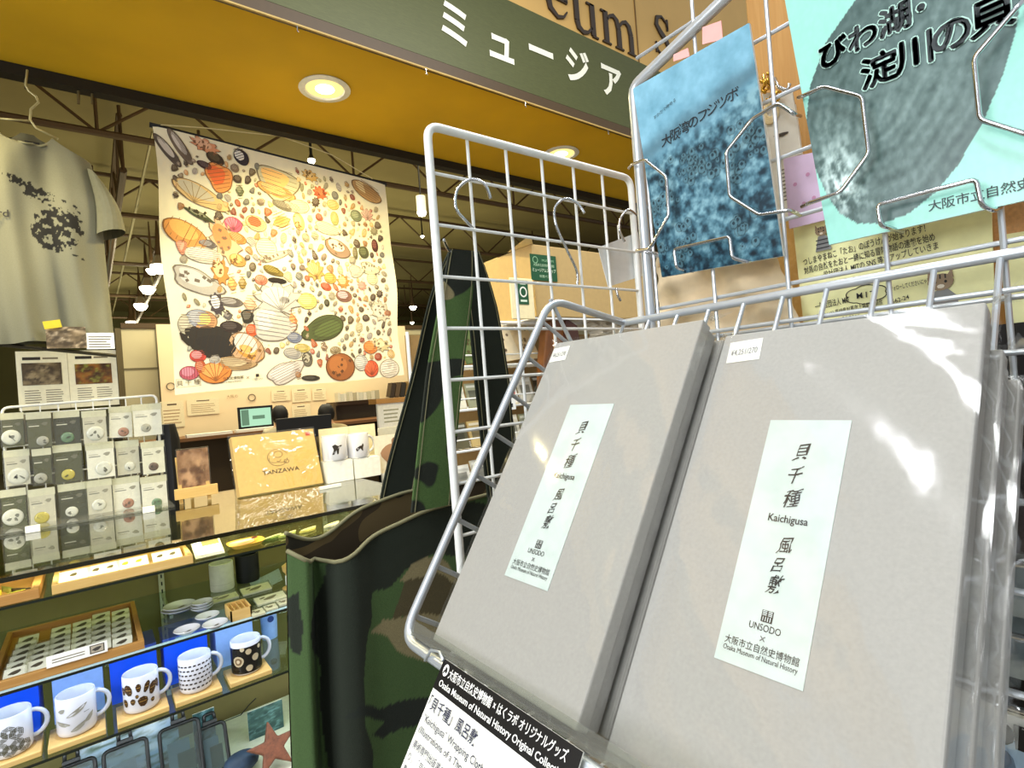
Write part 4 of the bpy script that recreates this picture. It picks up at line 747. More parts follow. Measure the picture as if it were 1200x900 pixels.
MB().fb(Fr((fr.o.x,2.4,ZT+.001)),wd*.48,wd*.5,0,fr.o.z+ht-ZT,.008,.012).build('divider',CREAM,t)
fr,wd,ht=rectY(440,519,482,563,2.28); t=T('animal_card','white card printed with a brown long-haired animal, beside the mug boxes','card',fr.o); fr.o.z=ZT+.001; MB().fb(fr,0,wd,0,ht,-.004,0).build('card',mat('pale_cream_card',(236,228,206),.6),t)
mb=MB(); bc=(172,134,104); mb.prism(fr.sh(wd*.45,ht*.5,.0004),blobp(wd*.28,ht*.25,16,.2,.12),0,.0005,bc); mb.prism(fr.sh(wd*.66,ht*.66,.0008),blobp(wd*.16,ht*.2,12,1.2,.15),0,.0005,mix(bc,(90,60,40),.25)); mb.prism(fr.sh(wd*.35,ht*.2,.0004),blobp(wd*.05,ht*.13,8,.1,.1),0,.0005,bc); mb.prism(fr.sh(wd*.55,ht*.2,.0004),blobp(wd*.05,ht*.13,8,-.1,.1),0,.0005,bc)
mb.build('animal_print',PRINT,t)
fr,wd,ht=rectY(444,500,478,520,2.32); props(MB().fb(fr,0,wd,0,ht,-.012,0).build('grey_card_stack',mat('grey_card',(190,188,172),.6),bevel=.001),'pale grey card above the brown animal card','card')
fr,wd,ht=rectY(443,466,486,506,3.0); t=T('document_stand','white document stand with wooden top rail behind the cards','stand',fr.o); MB().fb(fr,0,wd,-fr.o.z+.001,ht*.86,-.02,0).build('panel',PAPERW,t); MB().fb(fr,-.01,wd+.01,ht*.86,ht,-.1,.01).build('wood_top_rail',WOODO,t); mb=MB(); lines(mb,fr,wd*.15,wd*.6,ht*.3,ht*.75,4,(160,160,130)); mb.build('text_lines',PRINT,t); MB().fb(fr,wd*.4,wd*.95,ht*.02,ht*.14,0,.03).build('yellow_slip',mat('pale_yellow',(226,196,100),.6),t)
# --- lower display: phone pouches, cards, star
def pouch(px,py,lb,s_=1.12):
    q=ZP(px,py,Z5+.08); t=T('phone_pouch',lb,'pouch',(0,0,0)); w2,h2=.045*s_,.075*s_
    fr=Fr((0,0,0),(1,0,0),(0,.45,.9))
    MB().tube(rpath([fr.p(a,b) for a,b in ((-w2,-h2),(w2,-h2),(w2,h2),(-w2,h2))],.014,4,closed=True),.0055,8,closed=True).build('black_frame',BLACK,t,smooth='all')
    MB().fb(fr,-w2+.004,w2-.004,-h2+.004,h2-.004,-.002,.001).build('clear_window',glassmat('pouch_window',(206,220,222),.07,.05,milk=.05),t)
    MB().fb(fr,-.02,.02,h2+.004,h2+.016,-.006,.006).build('clip_base',BLACK,t,bevel=.002); MB().tube(rpath([fr.p(a,b) for a,b in ((-.014,h2+.012),(-.014,h2+.034),(.014,h2+.034),(.014,h2+.012))],.008,4),.005,8).build('clip_loop',BLACK,t,smooth='all')
    mb=MB(); mb.fb(fr,-.03*s_,.02*s_,-h2*.8,h2*.5,-.006,-.003,(120,140,150)); mb.fb(fr,-.01*s_,.03*s_,-h2*.9,h2*.1,-.0029,-.0025,(60,80,60)); mb.build('inner_picture',PRINT,t)
    q=YP(px,py,1.93); t.location=(q.x,1.93,Z5+h2*.9+.006); return t
pouch(82,886,'black framed phone pouch at the lower left, only its clip showing'); pouch(146,862,'black framed phone pouch with pale window, bottom middle'); pouch(210,840,'black framed phone pouch beside the dark landscape card'); pouch(250,880,'black framed phone pouch lowest, right of the landscape card',.85)
for px0,py0,px1,py1,lb,cs in [(90,858,212,900,'pale blue snowy landscape card behind the phone pouches',((170,200,230),(220,236,250),(90,110,90))),(228,832,254,886,'dark teal landscape card beside the phone pouches',((40,74,78),(70,104,104),(110,150,160))),(292,826,334,880,'dark teal landscape card next to the camouflage bag',((36,66,66),(60,92,88),(100,140,140)))]:
    fr,wd,ht=rectY(px0,py0,px1,py1+30,2.0); t=T('landscape_card',lb,'card',fr.o); z0=Z5+.001; fr.o.z=z0; h2=YP((px0+px1)/2,py0,2.0).z-z0; MB().fb(fr,0,wd,0,h2,-.003,0).build('card',PAPERW,t); grad_sheet(fr,wd,h2,30,30,px0,cs[0],cs[1],cs[2],t,sx=3,sy=8)
q=ZP(320,880,Z5+.05); t=T('brown_star','brown patterned star shaped ornament at the lower right of the case','ornament',(q.x,q.y,Z5)); P=[]
for k in range(10):
    a=PI*k/5+.35; rr=.075 if k%2==0 else .03; P.append((rr*math.cos(a),rr*math.sin(a)))
MB().prism(Fr((q.x,q.y,Z5+.06),(1,0,0),(0,.5,.85)),P,-.012,.012).build('star_body',mat('brown_leather',(110,62,40),.6,var=.3,scale=90,bump=.5),t,bevel=.004); 
q=ZP(283,893,Z5+.03); t=props(MB().add(*(lambda n:([V((q.x+.05*math.cos(2*PI*k/n)*math.sin(PI*j/8),q.y+.035*math.sin(2*PI*k/n)*math.sin(PI*j/8),Z5+.031-.03*math.cos(PI*j/8))) for j in range(1,8) for k in range(n)],[(j*n+k,j*n+(k+1)%n,(j+1)*n+(k+1)%n,(j+1)*n+k) for j in range(6) for k in range(n)]+[list(range(n))[::-1],[6*n+k for k in range(n)]]))(16)).build('navy_pouch',mat('navy_cloth',(34,52,74),.7,var=.3,scale=40,bump=.4),smooth='all'),'crumpled navy blue cloth pouch in front of the brown star','pouch')
t=MB().tube([YP(300,818,2.19),YP(292,826,2.19),YP(282,838,2.19),YP(262,846,2.19)],.002,6).build('power_cable',BLACK); props(t,'thin black cable hanging at the back of the display case','cable')
# ------------------------------------------------------------------ office behind
pw=T('pinboard_wall','long pinkish notice wall with posters behind the computer','notice board',(2,8.6,0))
fr,wd,ht=rectY(190,440,388,514,8.6); fr.o.z-=0
MB().fb(fr,0,wd+1.4,-.0,1.65,-.04,0).build('board',mat('pinkish_board',(242,218,176),.7,var=.03,scale=2),pw)
for i,(a,b,c,d) in enumerate([(188,470,216,501),(219,467,257,486),(318,457,340,470),(342,455,364,471),(366,455,382,469),(342,474,364,492)]):
    f2,w2,h2=rectY(a,b,c,d,8.59); pst=MB().fb(f2,0,w2,0,h2,0,.004).build('poster',mat('poster_paper',(236,222,184),.6),pw); mb=MB(); lines(mb,f2.sh(0,0,.004),w2*.12,w2*.88,h2*.15,h2*.75,5,(170,140,100),.3); mb.fq(f2.sh(0,0,.004),w2*.3,w2*.7,h2*.84,h2*.9,.0006,(90,70,50)); mb.build('poster_print',PRINT,pst)
mb=MB()
for px,py in ((200,453),(295,466)): q=YP(px,py,8.59); ring(mb,Fr((q.x,8.589,q.z)),0,0,.04,.04,.014,(110,96,76),h=.006)
mb.build('round_logo',PRINT,pw)
q=YP(272,466,8.59); mb=MB(); text(mb,Fr((q.x,8.58,q.z)),'大阪の',0,0,.05,(160,130,90),h=.004); mb.build('lettering',PRINT,pw)
dk=T('office_desk','dark office desk running under the computer monitor','desk',(2.5,7.9,0))
q0=YP(186,517,7.6); q1=YP(380,500,7.6); MB().box(q0.x-.4,q1.x+1.2,7.55,8.3,q0.z-.04,q0.z).build('desk_top',mat('brown_desk',(120,80,44),.5),dk); MB().box(q0.x-.35,q1.x+1.1,8.2,8.25,0,q0.z-.041).build('back_panel',mat('dark_desk_panel',(84,68,44),.6),dk)
for x in (q0.x-.35,q0.x+1.0,q1.x+1.0): MB().box(x,x+.05,7.6,8.19,0,q0.z-.041).build('leg',BLACK,dk)
dz=q0.z
fr,wd,ht=rectY(279,476,320,502,7.9); t=T('computer_monitor','computer monitor with a pale green screen on the office desk','monitor',fr.p(wd/2,-.1)); fr=Fr(fr.o,V((1,-.05,.0)),(0,0,1)); MB().fb(fr,0,wd,0,ht,-.04,0).build('bezel',BLACK,t,bevel=.006)
MB().fb(fr,.03,wd-.03,.035,ht-.03,.0005,.002).build('screen',emitmat('green_screen',(176,226,190),.9),t); mb=MB(); mb.fq(fr,.04,.13,.05,ht-.04,.003,(150,190,160)); mb.fq(fr,wd*.4,wd*.75,ht*.42,ht*.58,.003,(90,120,100)); mb.fq(fr,wd*.41,wd*.74,ht*.44,ht*.56,.0036,(206,236,210)); mb.build('screen_windows',emitmat('screen_detail',(110,150,120),.7),t)
MB().fb(fr,wd*.42,wd*.56,-(fr.o.z-dz)+.012,0,-.04,-.01).build('neck',BLACK,t); MB().fb(fr,wd*.3,wd*.7,-(fr.o.z-dz)+.001,-(fr.o.z-dz)+.013,-.12,.1).build('foot',WHITE,t)
for px,py,lb in ((245,511,'white paper stack on the desk left of the monitor'),(300,502,'white keyboard shaped paper tray below the monitor')):
    q=YP(px,py,7.7); props(MB().box(q.x-.25,q.x+.25,7.6,7.76,dz+.001,dz+.035).build('paper_stack',PAPERW),lb,'papers')
fr,wd,ht=rectY(324,488,389,508,6.2); t=T('black_screen_back','wide black screen seen from behind, in front of the office staff','monitor',fr.o); MB().fb(fr,0,wd,-.05,ht,-.03,0).build('panel',BLACK,t,bevel=.006); MB().fb(fr,wd*.4,wd*.6,-fr.o.z+.001,-.051,-.02,-.005).build('stand',BLACK,t)
fr,wd,ht=rectY(186,497,212,560,3.2); t=T('dark_bag','black bag shape standing behind the badge rack','bag',fr.o); mb=MB(); c0=fr.p(wd/2,0); mb.add([V((c0.x+wd*.55*k*math.cos(2*PI*i/12),3.25+.12*k*math.sin(2*PI*i/12),z)) for z,k in ((.5,.9),(.8,1),(c0.z+ht*.7,1),(c0.z+ht,.7)) for i in range(12)],[(j*12+i,j*12+(i+1)%12,(j+1)*12+(i+1)%12,(j+1)*12+i) for j in range(3) for i in range(12)]+[list(range(12))[::-1],[36+i for i in range(12)]]); mb.build('bag_body',mat('black_nylon',(20,20,22),.6),t,smooth=True)
MB().box(c0.x-.15,c0.x+.15,3.1,3.4,0,.499).build('stool_block',BLACK,t)
def person(loc,rz,lb,shirt,lean=0,hair=(16,13,12)):
    root=T('person',lb,'person',(0,0,0))
    L=lean; J=dict(pel=(0,0,.52,.15),sp=(0,.02+L*.3,.78,.135),ch=(0,.03+L*.7,1.0,.15),nk=(0,.04+L*1.1,1.15,.055),hd=(0,.07+L*1.35,1.24,.085),tp=(0,.07+L*1.5,1.335,.075),
      ls=(-.17,.03+L*.8,1.07,.065),le=(-.22,.12+L,.82,.045),lh=(-.13,.34+L,.79,.03),rs=(.17,.03+L*.8,1.07,.065),re=(.22,.12+L,.82,.045),rh=(.13,.34+L,.79,.03),
      lk=(-.12,.42,.53,.07),lf=(-.12,.44,.1,.045),lt=(-.12,.56,.05,.035),rk=(.12,.42,.53,.07),rf=(.12,.44,.1,.045),rt=(.12,.56,.05,.035))
    E=[('pel','sp'),('sp','ch'),('ch','nk'),('nk','hd'),('hd','tp'),('ch','ls'),('ls','le'),('le','lh'),('ch','rs'),('rs','re'),('re','rh'),('pel','lk'),('lk','lf'),('lf','lt'),('pel','rk'),('rk','rf'),('rf','rt')]
    def skin(name,keys,edges,grow,m):
        ks=list(keys); me=bpy.data.meshes.new(name); me.from_pydata([J[k][:3] for k in ks],[(ks.index(a),ks.index(b)) for a,b in edges],[])
        o=bpy.data.objects.new(name,me); C.objects.link(o); o.parent=root; me.materials.append(m)
        md=o.modifiers.new('s','SKIN'); 
        for i,k in enumerate(ks): sv=me.skin_vertices[0].data[i]; sv.radius=(J[k][3]+grow,(J[k][3]+grow)*(.75 if k in('sp','ch','pel') else 1)); sv.use_root=(i==0)
        o.modifiers.new('d','SUBSURF').levels=1; o.modifiers['d'].render_levels=2; md.use_smooth_shade=True; return o
    skin('body',J.keys(),E,0,mat('skin_tone',(206,160,124),.6))
    J['col']=(J['nk'][0],J['nk'][1],J['nk'][2]-.01,.06); tk=['pel','sp','ch','ls','le','rs','re','col']; skin('shirt',tk,[('pel','sp'),('sp','ch'),('ch','col'),('ch','ls'),('ls','le'),('ch','rs'),('rs','re')],.018,shirt)
    n=16; hx,hy,hz=0,.06+L*1.42,1.30; mb=MB()
    P=[V((hx+.098*math.cos(2*PI*k/n)*math.sin(a),hy-.012+.105*math.sin(2*PI*k/n)*math.sin(a)*(1 if math.sin(2*PI*k/n)<0 else .75),hz-.01+.125*math.cos(a))) for a in [PI*j/8 for j in range(1,8)] for k in range(n)]
    mb.add(P,[(j*n+k,(j+1)*n+k,(j+1)*n+(k+1)%n,j*n+(k+1)%n) for j in range(6) for k in range(n)]+[list(range(n))]); mb.build('hair',mat('black_hair',hair,.6),root,smooth='all')
    mb=MB()
    for s_ in (-1,1):
        b0=V((s_*.13,.34+L,.79))
        for k,l in enumerate((.05,.068,.075,.07)): mb.tube([b0+V((-.024+.016*k,.02,0)),b0+V((-.026+.017*k,.02+l*.6,-.004)),b0+V((-.027+.018*k,.02+l,-.016))],[.008,.0075,.006],6)
        mb.tube([b0+V((-s_*.025,0,0)),b0+V((-s_*.045,.03,-.01)),b0+V((-s_*.045,.05,-.012))],[.009,.008,.006],6)
    mb.build('fingers',_m['skin_tone'],root,smooth='all')
    root.location=loc; root.rotation_euler=(0,0,rz)
    st=T('office_chair','dark swivel chair under the '+('person at the computer' if rz else 'person bending beside the shelf'),'chair',(loc[0],loc[1],0))
    MB().lathe((loc[0],loc[1],.40),[(.001,0),(.2,0),(.22,.03),(.2,.06),(.001,.06)],20).build('seat',BLACK,st,smooth=True); MB().tube([(loc[0],loc[1],.05),(loc[0],loc[1],.4)],.03,8).build('column',BLACK,st)
    for k in range(5): a=2*PI*k/5; MB().tube([(loc[0],loc[1],.08),(loc[0]+.28*math.cos(a),loc[1]+.28*math.sin(a),.04)],.018,6).build('leg',BLACK,st)
q=YP(328,485,7.05); person((q.x,7.0,max(0,q.z-1.30)),.05,'person with short black hair seated at the computer, seen from behind',mat('pale_shirt',(206,196,166),.8))
q=YP(386,482,6.45); person((q.x,6.35,max(0.0,q.z-1.33)),0,'person with black hair and a grey top bending over a desk, seen from behind',mat('grey_beige_shirt',(176,160,120),.8),lean=.12)
# back shelf with books
fr,wd,ht=rectY(390,468,480,472,8.3); sh=T('book_shelf','dark low shelf carrying books below the teal window','shelf',fr.o); MB().fb(fr,0,wd,0,ht,-.3,0).build('shelf_board',mat('dark_desk_panel'),sh); MB().fb(fr,0,wd,-fr.o.z+.001,-.001,-.3,-.27).build('back_board',mat('dark_desk_panel'),sh)
for a in (0,wd-.04): MB().fb(fr,a,a+.04,-fr.o.z+.001,-.001,-.27,0).build('side_panel',mat('dark_desk_panel'),sh)
zz=fr.o.z+ht; px=396; i=0; bcol=[(220,214,190),(206,204,186),(226,220,200),(196,190,160),(214,206,180),(180,170,140)]
while px<445:
    w2=random.choice([3,4,5]); f2,w3,h3=rectY(px,459,px+w2,468,8.2); b=MB().fb(Fr((f2.o.x,8.2,zz)),0,w3*.92,.002,h3+random.uniform(0,.03),-.15,0).build('book',mat('bookcol_%d'%(i%6),bcol[i%6],.6)); props(b,'thin pale book under the teal window, %s from the left in its row'%ORD[i],'book','pale books under the teal window'); px+=w2; i+=1
for k,(px,c,lb) in enumerate([(456,(60,46,30),'dark brown book leaning at the right end of the shelf'),(462,(96,76,50),'mid brown book leaning right of the dark one'),(468,(50,44,34),'blackish book leaning before the pale post'),(474,(140,110,60),'tan book leaning closest to the camouflage strap')]):
    f2,w3,h3=rectY(px,452,px+5,470,8.2); f3=Fr((f2.o.x,8.19,zz+.003)).rot(-14); props(MB().fb(f3,0,w3,0.018,h3,-.15,0).build('book',mat('dbook_%d'%k,c,.5)),lb,'book')
fr,wd,ht=rectY(482,392,505,470,8.8); struct('door_1',MB().fb(fr,0,wd,-fr.o.z+.001,ht,-.03,.03),mat('grey_door',(150,138,98),.5))
# ------------------------------------------------------------------ wire grid panel
GYP=.50
g=T('wire_grid_panel','white wire grid panel standing behind the silver book rack','grid panel',(.46,GYP,0))
gx=[YP(502,170,GYP).x,YP(548.6,158.5,GYP).x,YP(594,172,GYP).x,YP(636,184,GYP).x,YP(673,192,GYP).x,YP(707,202,GYP).x,YP(739,215,GYP).x]; gt=YP(620,178,GYP).z; dz_=.0555
GB=.62
MB().tube(rpath([(gx[0],GYP,GB),(gx[0],GYP,gt),(gx[6],GYP,gt),(gx[6],GYP,GB)],.016,6,closed=True),.0047,10,closed=True).build('outer_frame',WHITE,g,smooth='all')
for x in gx[1:6]: MB().tube([(x,GYP+.003,GB),(x,GYP+.003,gt)],.0019,8).build('upright_wire',WHITE,g,smooth=True)
z=YP(507,203,GYP).z; k=0
while z>GB: MB().tube([(gx[0],GYP-.001,z),(gx[6],GYP-.001,z)],.0019,8).build('cross_wire',WHITE,g,smooth=True); z-=dz_
for x in (gx[0],gx[6]): 
    MB().tube([(x,GYP-.15,.012),(x,GYP+.2,.012)],.012,8).build('foot',WHITE,g); MB().tube([(x,GYP,.012),(x,GYP,GB+.01)],.006,8).build('support_post',WHITE,g)
def hook(pts,lb,y=GYP-.004,r=.0018):
    P=[YP(a,b,y+(c if c else 0)) for a,b,c in pts]; s_=[]
    for i in range(len(P)-1):
        a=P[max(0,i-1)];b=P[i];c=P[i+1];d=P[min(len(P)-1,i+2)]
        for k in range(5):
            t=k/5; s_.append(.5*((2*b)+(c-a)*t+(2*a-5*b+4*c-d)*t*t+(3*b-a-3*c+d)*t**3))
    s_.append(P[-1]); props(MB().tube(s_,r,8).build('wire_hook',CHROME,smooth='all'),lb,'hook')
hook([(575,233,-.02),(568,216,-.02),(552,210,-.01),(536,222,.0),(534,243,0),(545,258,.0),(557,270,.006)],'chrome s-hook on the grid above the camouflage strap')
hook([(520,281,0),(524,290,.02),(530,298,.03)],'short chrome hook tip holding the camouflage strap')
hook([(685,250,-.02),(676,238,-.015),(662,233,-.01),(650,244,0),(652,265,0),(664,292,0),(676,318,.005),(676,336,.005)],'chrome s-hook hanging empty in the middle of the grid')
hook([(746,252,-.01),(736,246,-.01),(727,256,0),(726,270,0),(732,283,0)],'small chrome hook at the right edge of the grid')
hook([(722,338,0),(724,346,-.004),(727,352,0)],'tiny chrome hook tip low on the grid right side')
# ------------------------------------------------------------------ camouflage tote bag
def camo(name,seed,scl,G=(66,92,44),D=(22,28,18),K=(132,122,88),B=(70,58,36)):
    m=bpy.data.materials.new(name); m.use_nodes=True; nt=m.node_tree; N=nt.nodes; L=nt.links; b=N['Principled BSDF']; b.inputs['Roughness'].default_value=.9
    tc=N.new('ShaderNodeTexCoord'); col=None
    prev=lin(G)
    for i,(c,th,sc_,det) in enumerate(((D,.515,1.0,2.0),(K,.60,1.15,1.5),(B,.70,1.0,1.5))):
        mp=N.new('ShaderNodeMapping'); mp.inputs['Location'].default_value=(seed+i*7.3,i*3.1,seed*.7+i*5.7); mp.inputs['Scale'].default_value=(1,1,1.9); L.new(tc.outputs['Object'],mp.inputs[0])
        nz=N.new('ShaderNodeTexNoise'); nz.inputs['Scale'].default_value=scl*sc_; nz.inputs['Detail'].default_value=det; nz.inputs['Distortion'].default_value=.5; L.new(mp.outputs[0],nz.inputs['Vector'])
        gt=N.new('ShaderNodeMapRange'); gt.inputs[1].default_value=th-.004; gt.inputs[2].default_value=th+.004; L.new(nz.outputs[0],gt.inputs[0])
        mx=N.new('ShaderNodeMix'); mx.data_type='RGBA'; L.new(gt.outputs[0],mx.inputs[0])
        if col is None: mx.inputs[6].default_value=prev
        else: L.new(col,mx.inputs[6])
        mx.inputs[7].default_value=lin(c); col=mx.outputs[2]
    n2=N.new('ShaderNodeTexNoise'); n2.inputs['Scale'].default_value=700; L.new(tc.outputs['Object'],n2.inputs['Vector'])
    mr=N.new('ShaderNodeMapRange'); mr.inputs[1].default_value=.3; mr.inputs[2].default_value=.7; mr.inputs[3].default_value=.85; mr.inputs[4].default_value=1.15; L.new(n2.outputs[0],mr.inputs[0])
    vm=N.new('ShaderNodeVectorMath'); vm.operation='SCALE'; L.new(col,vm.inputs[0]); L.new(mr.outputs[0],vm.inputs['Scale']); L.new(vm.outputs[0],b.inputs['Base Color'])
    bp=N.new('ShaderNodeBump'); bp.inputs['Strength'].default_value=.4; bp.inputs['Distance'].default_value=.001; L.new(n2.outputs[0],bp.inputs['Height']); L.new(bp.outputs[0],b.inputs['Normal'])
    return m
CAM=camo('camouflage_canvas',9.0,4.6)
CAMI=ramp_mat('camouflage_inside',[(0,(60,48,28)),(.5,(96,80,48)),(.62,(44,40,26))],(1,1,1.5),12,.9,1.5,True,dist=.5)
SHADEC=mat('shaded_strap_canvas',(22,30,18),.9,bump=.3); HEM=mat('bag_hem',(120,116,84),.8)  # near-black strap colour has the shadow on those straps painted in
bg=T('camouflage_tote_bag','large camouflage canvas tote bag hanging from the white grid','bag',(.4,.57,1.1))
bx0=YP(342,700,.57).x; bx1=.50; zr=YP(480,598,.54).z
def rim(s,front): # s 0..1 left->right ; rim height
    z=zr-.006*math.sin(s*PI)-.038*math.exp(-((s-.10)/.13)**2)-.008*math.exp(-((s-.3)/.1)**2)
    return z+(.0 if front else .012*math.exp(-((s-.2)/.3)**2)+.01)
def wall(s,t,front): # t 0 top .. 1 bottom
    x=bx0+(bx1-bx0)*s+ (-.014*math.sin(t*PI*.7))*(1-s)
    d=(.022+.024*t)*(max(0,1-(2*s-1)**2)**.45)
    y=.575+(-d if front else d)
    if front: y+=.026*math.exp(-((s-.085)/.022)**2)*(1-.25*t)-.010*math.exp(-((s-.16)/.05)**2)-.010*math.sin(s*9+t*2)*t-.006*math.exp(-((s-.04)/.02)**2)
    zb2=.78; z=rim(s,front)*(1-t)+zb2*t
    return V((x,y,z))
def sheet(fn,nx,ny,off=0):
    return MB().add([fn(i/nx,j/ny) for j in range(ny+1) for i in range(nx+1)],[(j*(nx+1)+i,j*(nx+1)+i+1,(j+1)*(nx+1)+i+1,(j+1)*(nx+1)+i) for j in range(ny) for i in range(nx)])
CANV=mat('camouflage_and_shade_canvas',rough=.92,attr=True,var=.16,scale=900,bump=.45)
def inpoly(P,x,y):
    c=False
    for i in range(len(P)):
        (x0,y0),(x1,y1)=P[i],P[(i+1)%len(P)]
        if (y0>y)!=(y1>y) and x<(x1-x0)*(y-y0)/(y1-y0)+x0: c=not c
    return c
CP=[((24,32,19),[(384,655),(440,608),(520,590),(640,590),(640,668),(560,650),(505,655),(470,668),(446,700),(436,742),(428,800),(424,850),(440,905),(440,1100),(388,1100),(380,900),(372,800),(368,720)]),  # dark camouflage patch, with the shade on the bag painted into it
    ((74,66,40),[(470,672),(560,668),(600,690),(560,730),(500,716),(462,728)]),
    ((128,118,84),[(462,684),(478,662),(505,655),(530,660),(545,680),(505,674)]),
    ((128,118,84),[(437,744),(452,728),(478,724),(500,714),(550,720),(570,760),(530,780),(495,772),(470,764),(455,748)]),
    ((20,28,20),[(398,836),(420,826),(445,828),(470,818),(520,812),(560,815),(560,845),(500,840),(470,850),(445,866),(432,862),(450,846),(430,840)]),
    ((24,32,20),[(336,700),(352,690),(360,730),(350,770),(336,760)]),((20,28,18),[(540,850),(640,820),(640,1000),(600,960)]),((128,118,84),[(400,960),(520,930),(560,1010),(420,1050)])]
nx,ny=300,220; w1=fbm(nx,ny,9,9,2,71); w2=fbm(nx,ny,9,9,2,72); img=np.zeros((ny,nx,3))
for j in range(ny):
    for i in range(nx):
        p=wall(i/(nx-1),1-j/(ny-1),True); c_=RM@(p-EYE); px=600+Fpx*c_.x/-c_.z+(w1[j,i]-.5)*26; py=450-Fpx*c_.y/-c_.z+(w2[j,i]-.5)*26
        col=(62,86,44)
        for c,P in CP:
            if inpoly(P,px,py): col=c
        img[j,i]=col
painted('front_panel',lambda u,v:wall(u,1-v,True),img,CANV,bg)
sheet(lambda s,t:wall(s,t,False),60,40).build('back_panel',CAMI,bg,smooth='all')
MB().tube([wall(i/60,0,True) for i in range(61)],.0022,6).build('front_hem',HEM,bg,smooth='all'); MB().tube([wall(i/60,0,False) for i in range(61)],.0022,6).build('back_hem',HEM,bg,smooth='all')
def strap(pts,ws,y,m,name,th=.003,n=24,label=None):
    P=[YP(a,b,c) for a,b,c in pts]; W=[]; Q=[]
    for i in range(len(P)-1):
        a=P[max(0,i-1)];b=P[i];c=P[i+1];d=P[min(len(P)-1,i+2)]
        for k in range(8):
            t=k/8; Q.append(.5*((2*b)+(c-a)*t+(2*a-5*b+4*c-d)*t*t+(3*b-a-3*c+d)*t**3)); W.append(ws[i]*(1-t)+ws[i+1]*t)
    Q.append(P[-1]); W.append(ws[-1]); mb=MB(); m4=[]
    for q_,w_ in zip(Q,W): m4+=[q_+V((-w_/2,-th/2+w_*.06,0)),q_+V((w_/2,-th/2-w_*.0,0)),q_+V((w_/2,th/2,0)),q_+V((-w_/2,th/2+w_*.06,0))]
    fs=[(i*4+k,i*4+(k+1)%4,i*4+4+(k+1)%4,i*4+4+k) for i in range(len(Q)-1) for k in range(4)]+[(3,2,1,0),tuple(len(Q)*4-4+k for k in range(4))]
    mb.add(m4,fs); o=mb.build(name,m,bg,smooth=True)
    for sg in (-1,1):
        MB().tube([q_+V((sg*w_*.43,-th/2-.0006+(w_*.05 if sg<0 else 0),0)) for q_,w_ in zip(Q,W)],.0005,4).build('stitching',HEM,o)
    return o
strap([(541,293,.522),(536,345,.524),(522,440,.528),(506,596,.535)],[.030,.040,.046,.048],0,CAM,'strap')
strap([(540,294,.545),(520,350,.56),(500,440,.60),(474,540,.61),(462,600,.61)],[.030,.036,.04,.042,.042],0,SHADEC,'strap')
strap([(552,294,.535),(566,360,.54),(578,450,.545),(586,540,.545),(600,650,.545)],[.022,.042,.05,.046,.046],0,SHADEC,'strap')
strap([(553,296,.56),(572,400,.58),(592,520,.62),(603,650,.62)],[.024,.036,.038,.038],0,SHADEC,'strap')
# ------------------------------------------------------------------ silver book rack (upright panel + sloped basket)
A56=math.radians(56); NS=V((-math.sin(A56),0,math.cos(A56))); US=V((math.cos(A56),0,math.sin(A56)))
OS=EYE-NS*.30     # point of the tilted frame plane straight below the eye
SL=Fr(OS,(0,-1,0),US)
def S(y,t,h=0): return SL.p(-y,-t,h)
rk=T('silver_display_rack','silver wire display rack with sloped basket and upright book panel','rack',(.5,.25,0))
yl=.463; yr=-.30; tb=.064; tt=-.318; D=-.119
def R2(y): return S(y,-.367,D)
outer=rpath([R2(yr),R2(yl),S(yl,tt,0),S(yl,tb,0),S(yr,tb,0)],.022,6)
MB().tube([R2(yr),R2(yl)],.0046,10).build('basket_back_bar',SILVER,rk,smooth=True)
MB().tube(rpath([R2(yl),S(yl,tt,0),S(yl,tb,0),S(yr,tb,0)],.024,7),.0044,10).build('basket_frame',SILVER,rk,smooth='all')
for k in range(8):
    t=tt+.03+k*(tb-.02-tt-.03)/7; MB().tube([S(yl,t,0),S(yl,t,D)],.0024,8).build('side_rung',SILVER,rk)
MB().tube([S(yl,tt,0)+V((0.0,0,0)),S(yl,tt+.06,D)],.0024,8).build('side_rung',SILVER,rk)
y=yl
while y>yr: MB().tube([S(y,-.367,D),S(y,tb,D),S(y,tb,-.005)],.0024,8).build('floor_wire',SILVER,rk,smooth=True); y-=.041
t=-.335
while t<tb: MB().tube([S(yl,t,D-.003),S(yr,t,D-.003)],.0022,8).build('floor_cross_wire',SILVER,rk,smooth=True); t+=.055
XR=.556
pz=YP
pp=[XP(762,372,XR),XP(738,105,XR),XP(850,-2,XR)]; d_=(pp[2]-pp[1]).normalized(); 
MB().tube(rpath([(XR,.423,.35),(XR,.423,pp[1].z),pp[2],pp[2]+d_*.09,(XR,-.20,pp[2].z+.05)],.012,5),.0065,12).build('panel_frame',SILVER,rk,smooth='all')
MB().tube([(XR,.412,1.50),(XR,.412,1.80)],.0018,8).build('inner_wire',SILVER,rk)
for y in (.337,.256,.170,.093,.01,-.07): MB().tube([(XR+.004,y,1.40),(XR+.004,y,1.93)],.0022,8).build('upright_wire',SILVER,rk,smooth=True)
for z in (1.784,1.719,1.658,1.596,1.531,1.488,1.845): MB().tube([(XR+.008,.42,z),(XR+.008,-.2,z)],.0022,8).build('cross_wire',SILVER,rk,smooth=True)
for y in (.423,-.25):
    MB().tube([(XR,y,.35),(XR,y,.012)],.0065,10).build('lower_post',SILVER,rk); MB().tube([(XR-.30,y,.012),(XR+.2,y,.012)],.012,8).build('foot',SILVER,rk)
MB().tube([(XR,-.25,.35),(XR,-.25,1.6)],.0065,10).build('rear_post',SILVER,rk)
MB().tube([S(yr,tb,0),(XR,-.25,1.2)],.0044,8).build('brace',SILVER,rk); MB().tube([S(yl,tb,D),(XR,.423,S(0,tb,D).z-.05)],.0044,8).build('brace',SILVER,rk)
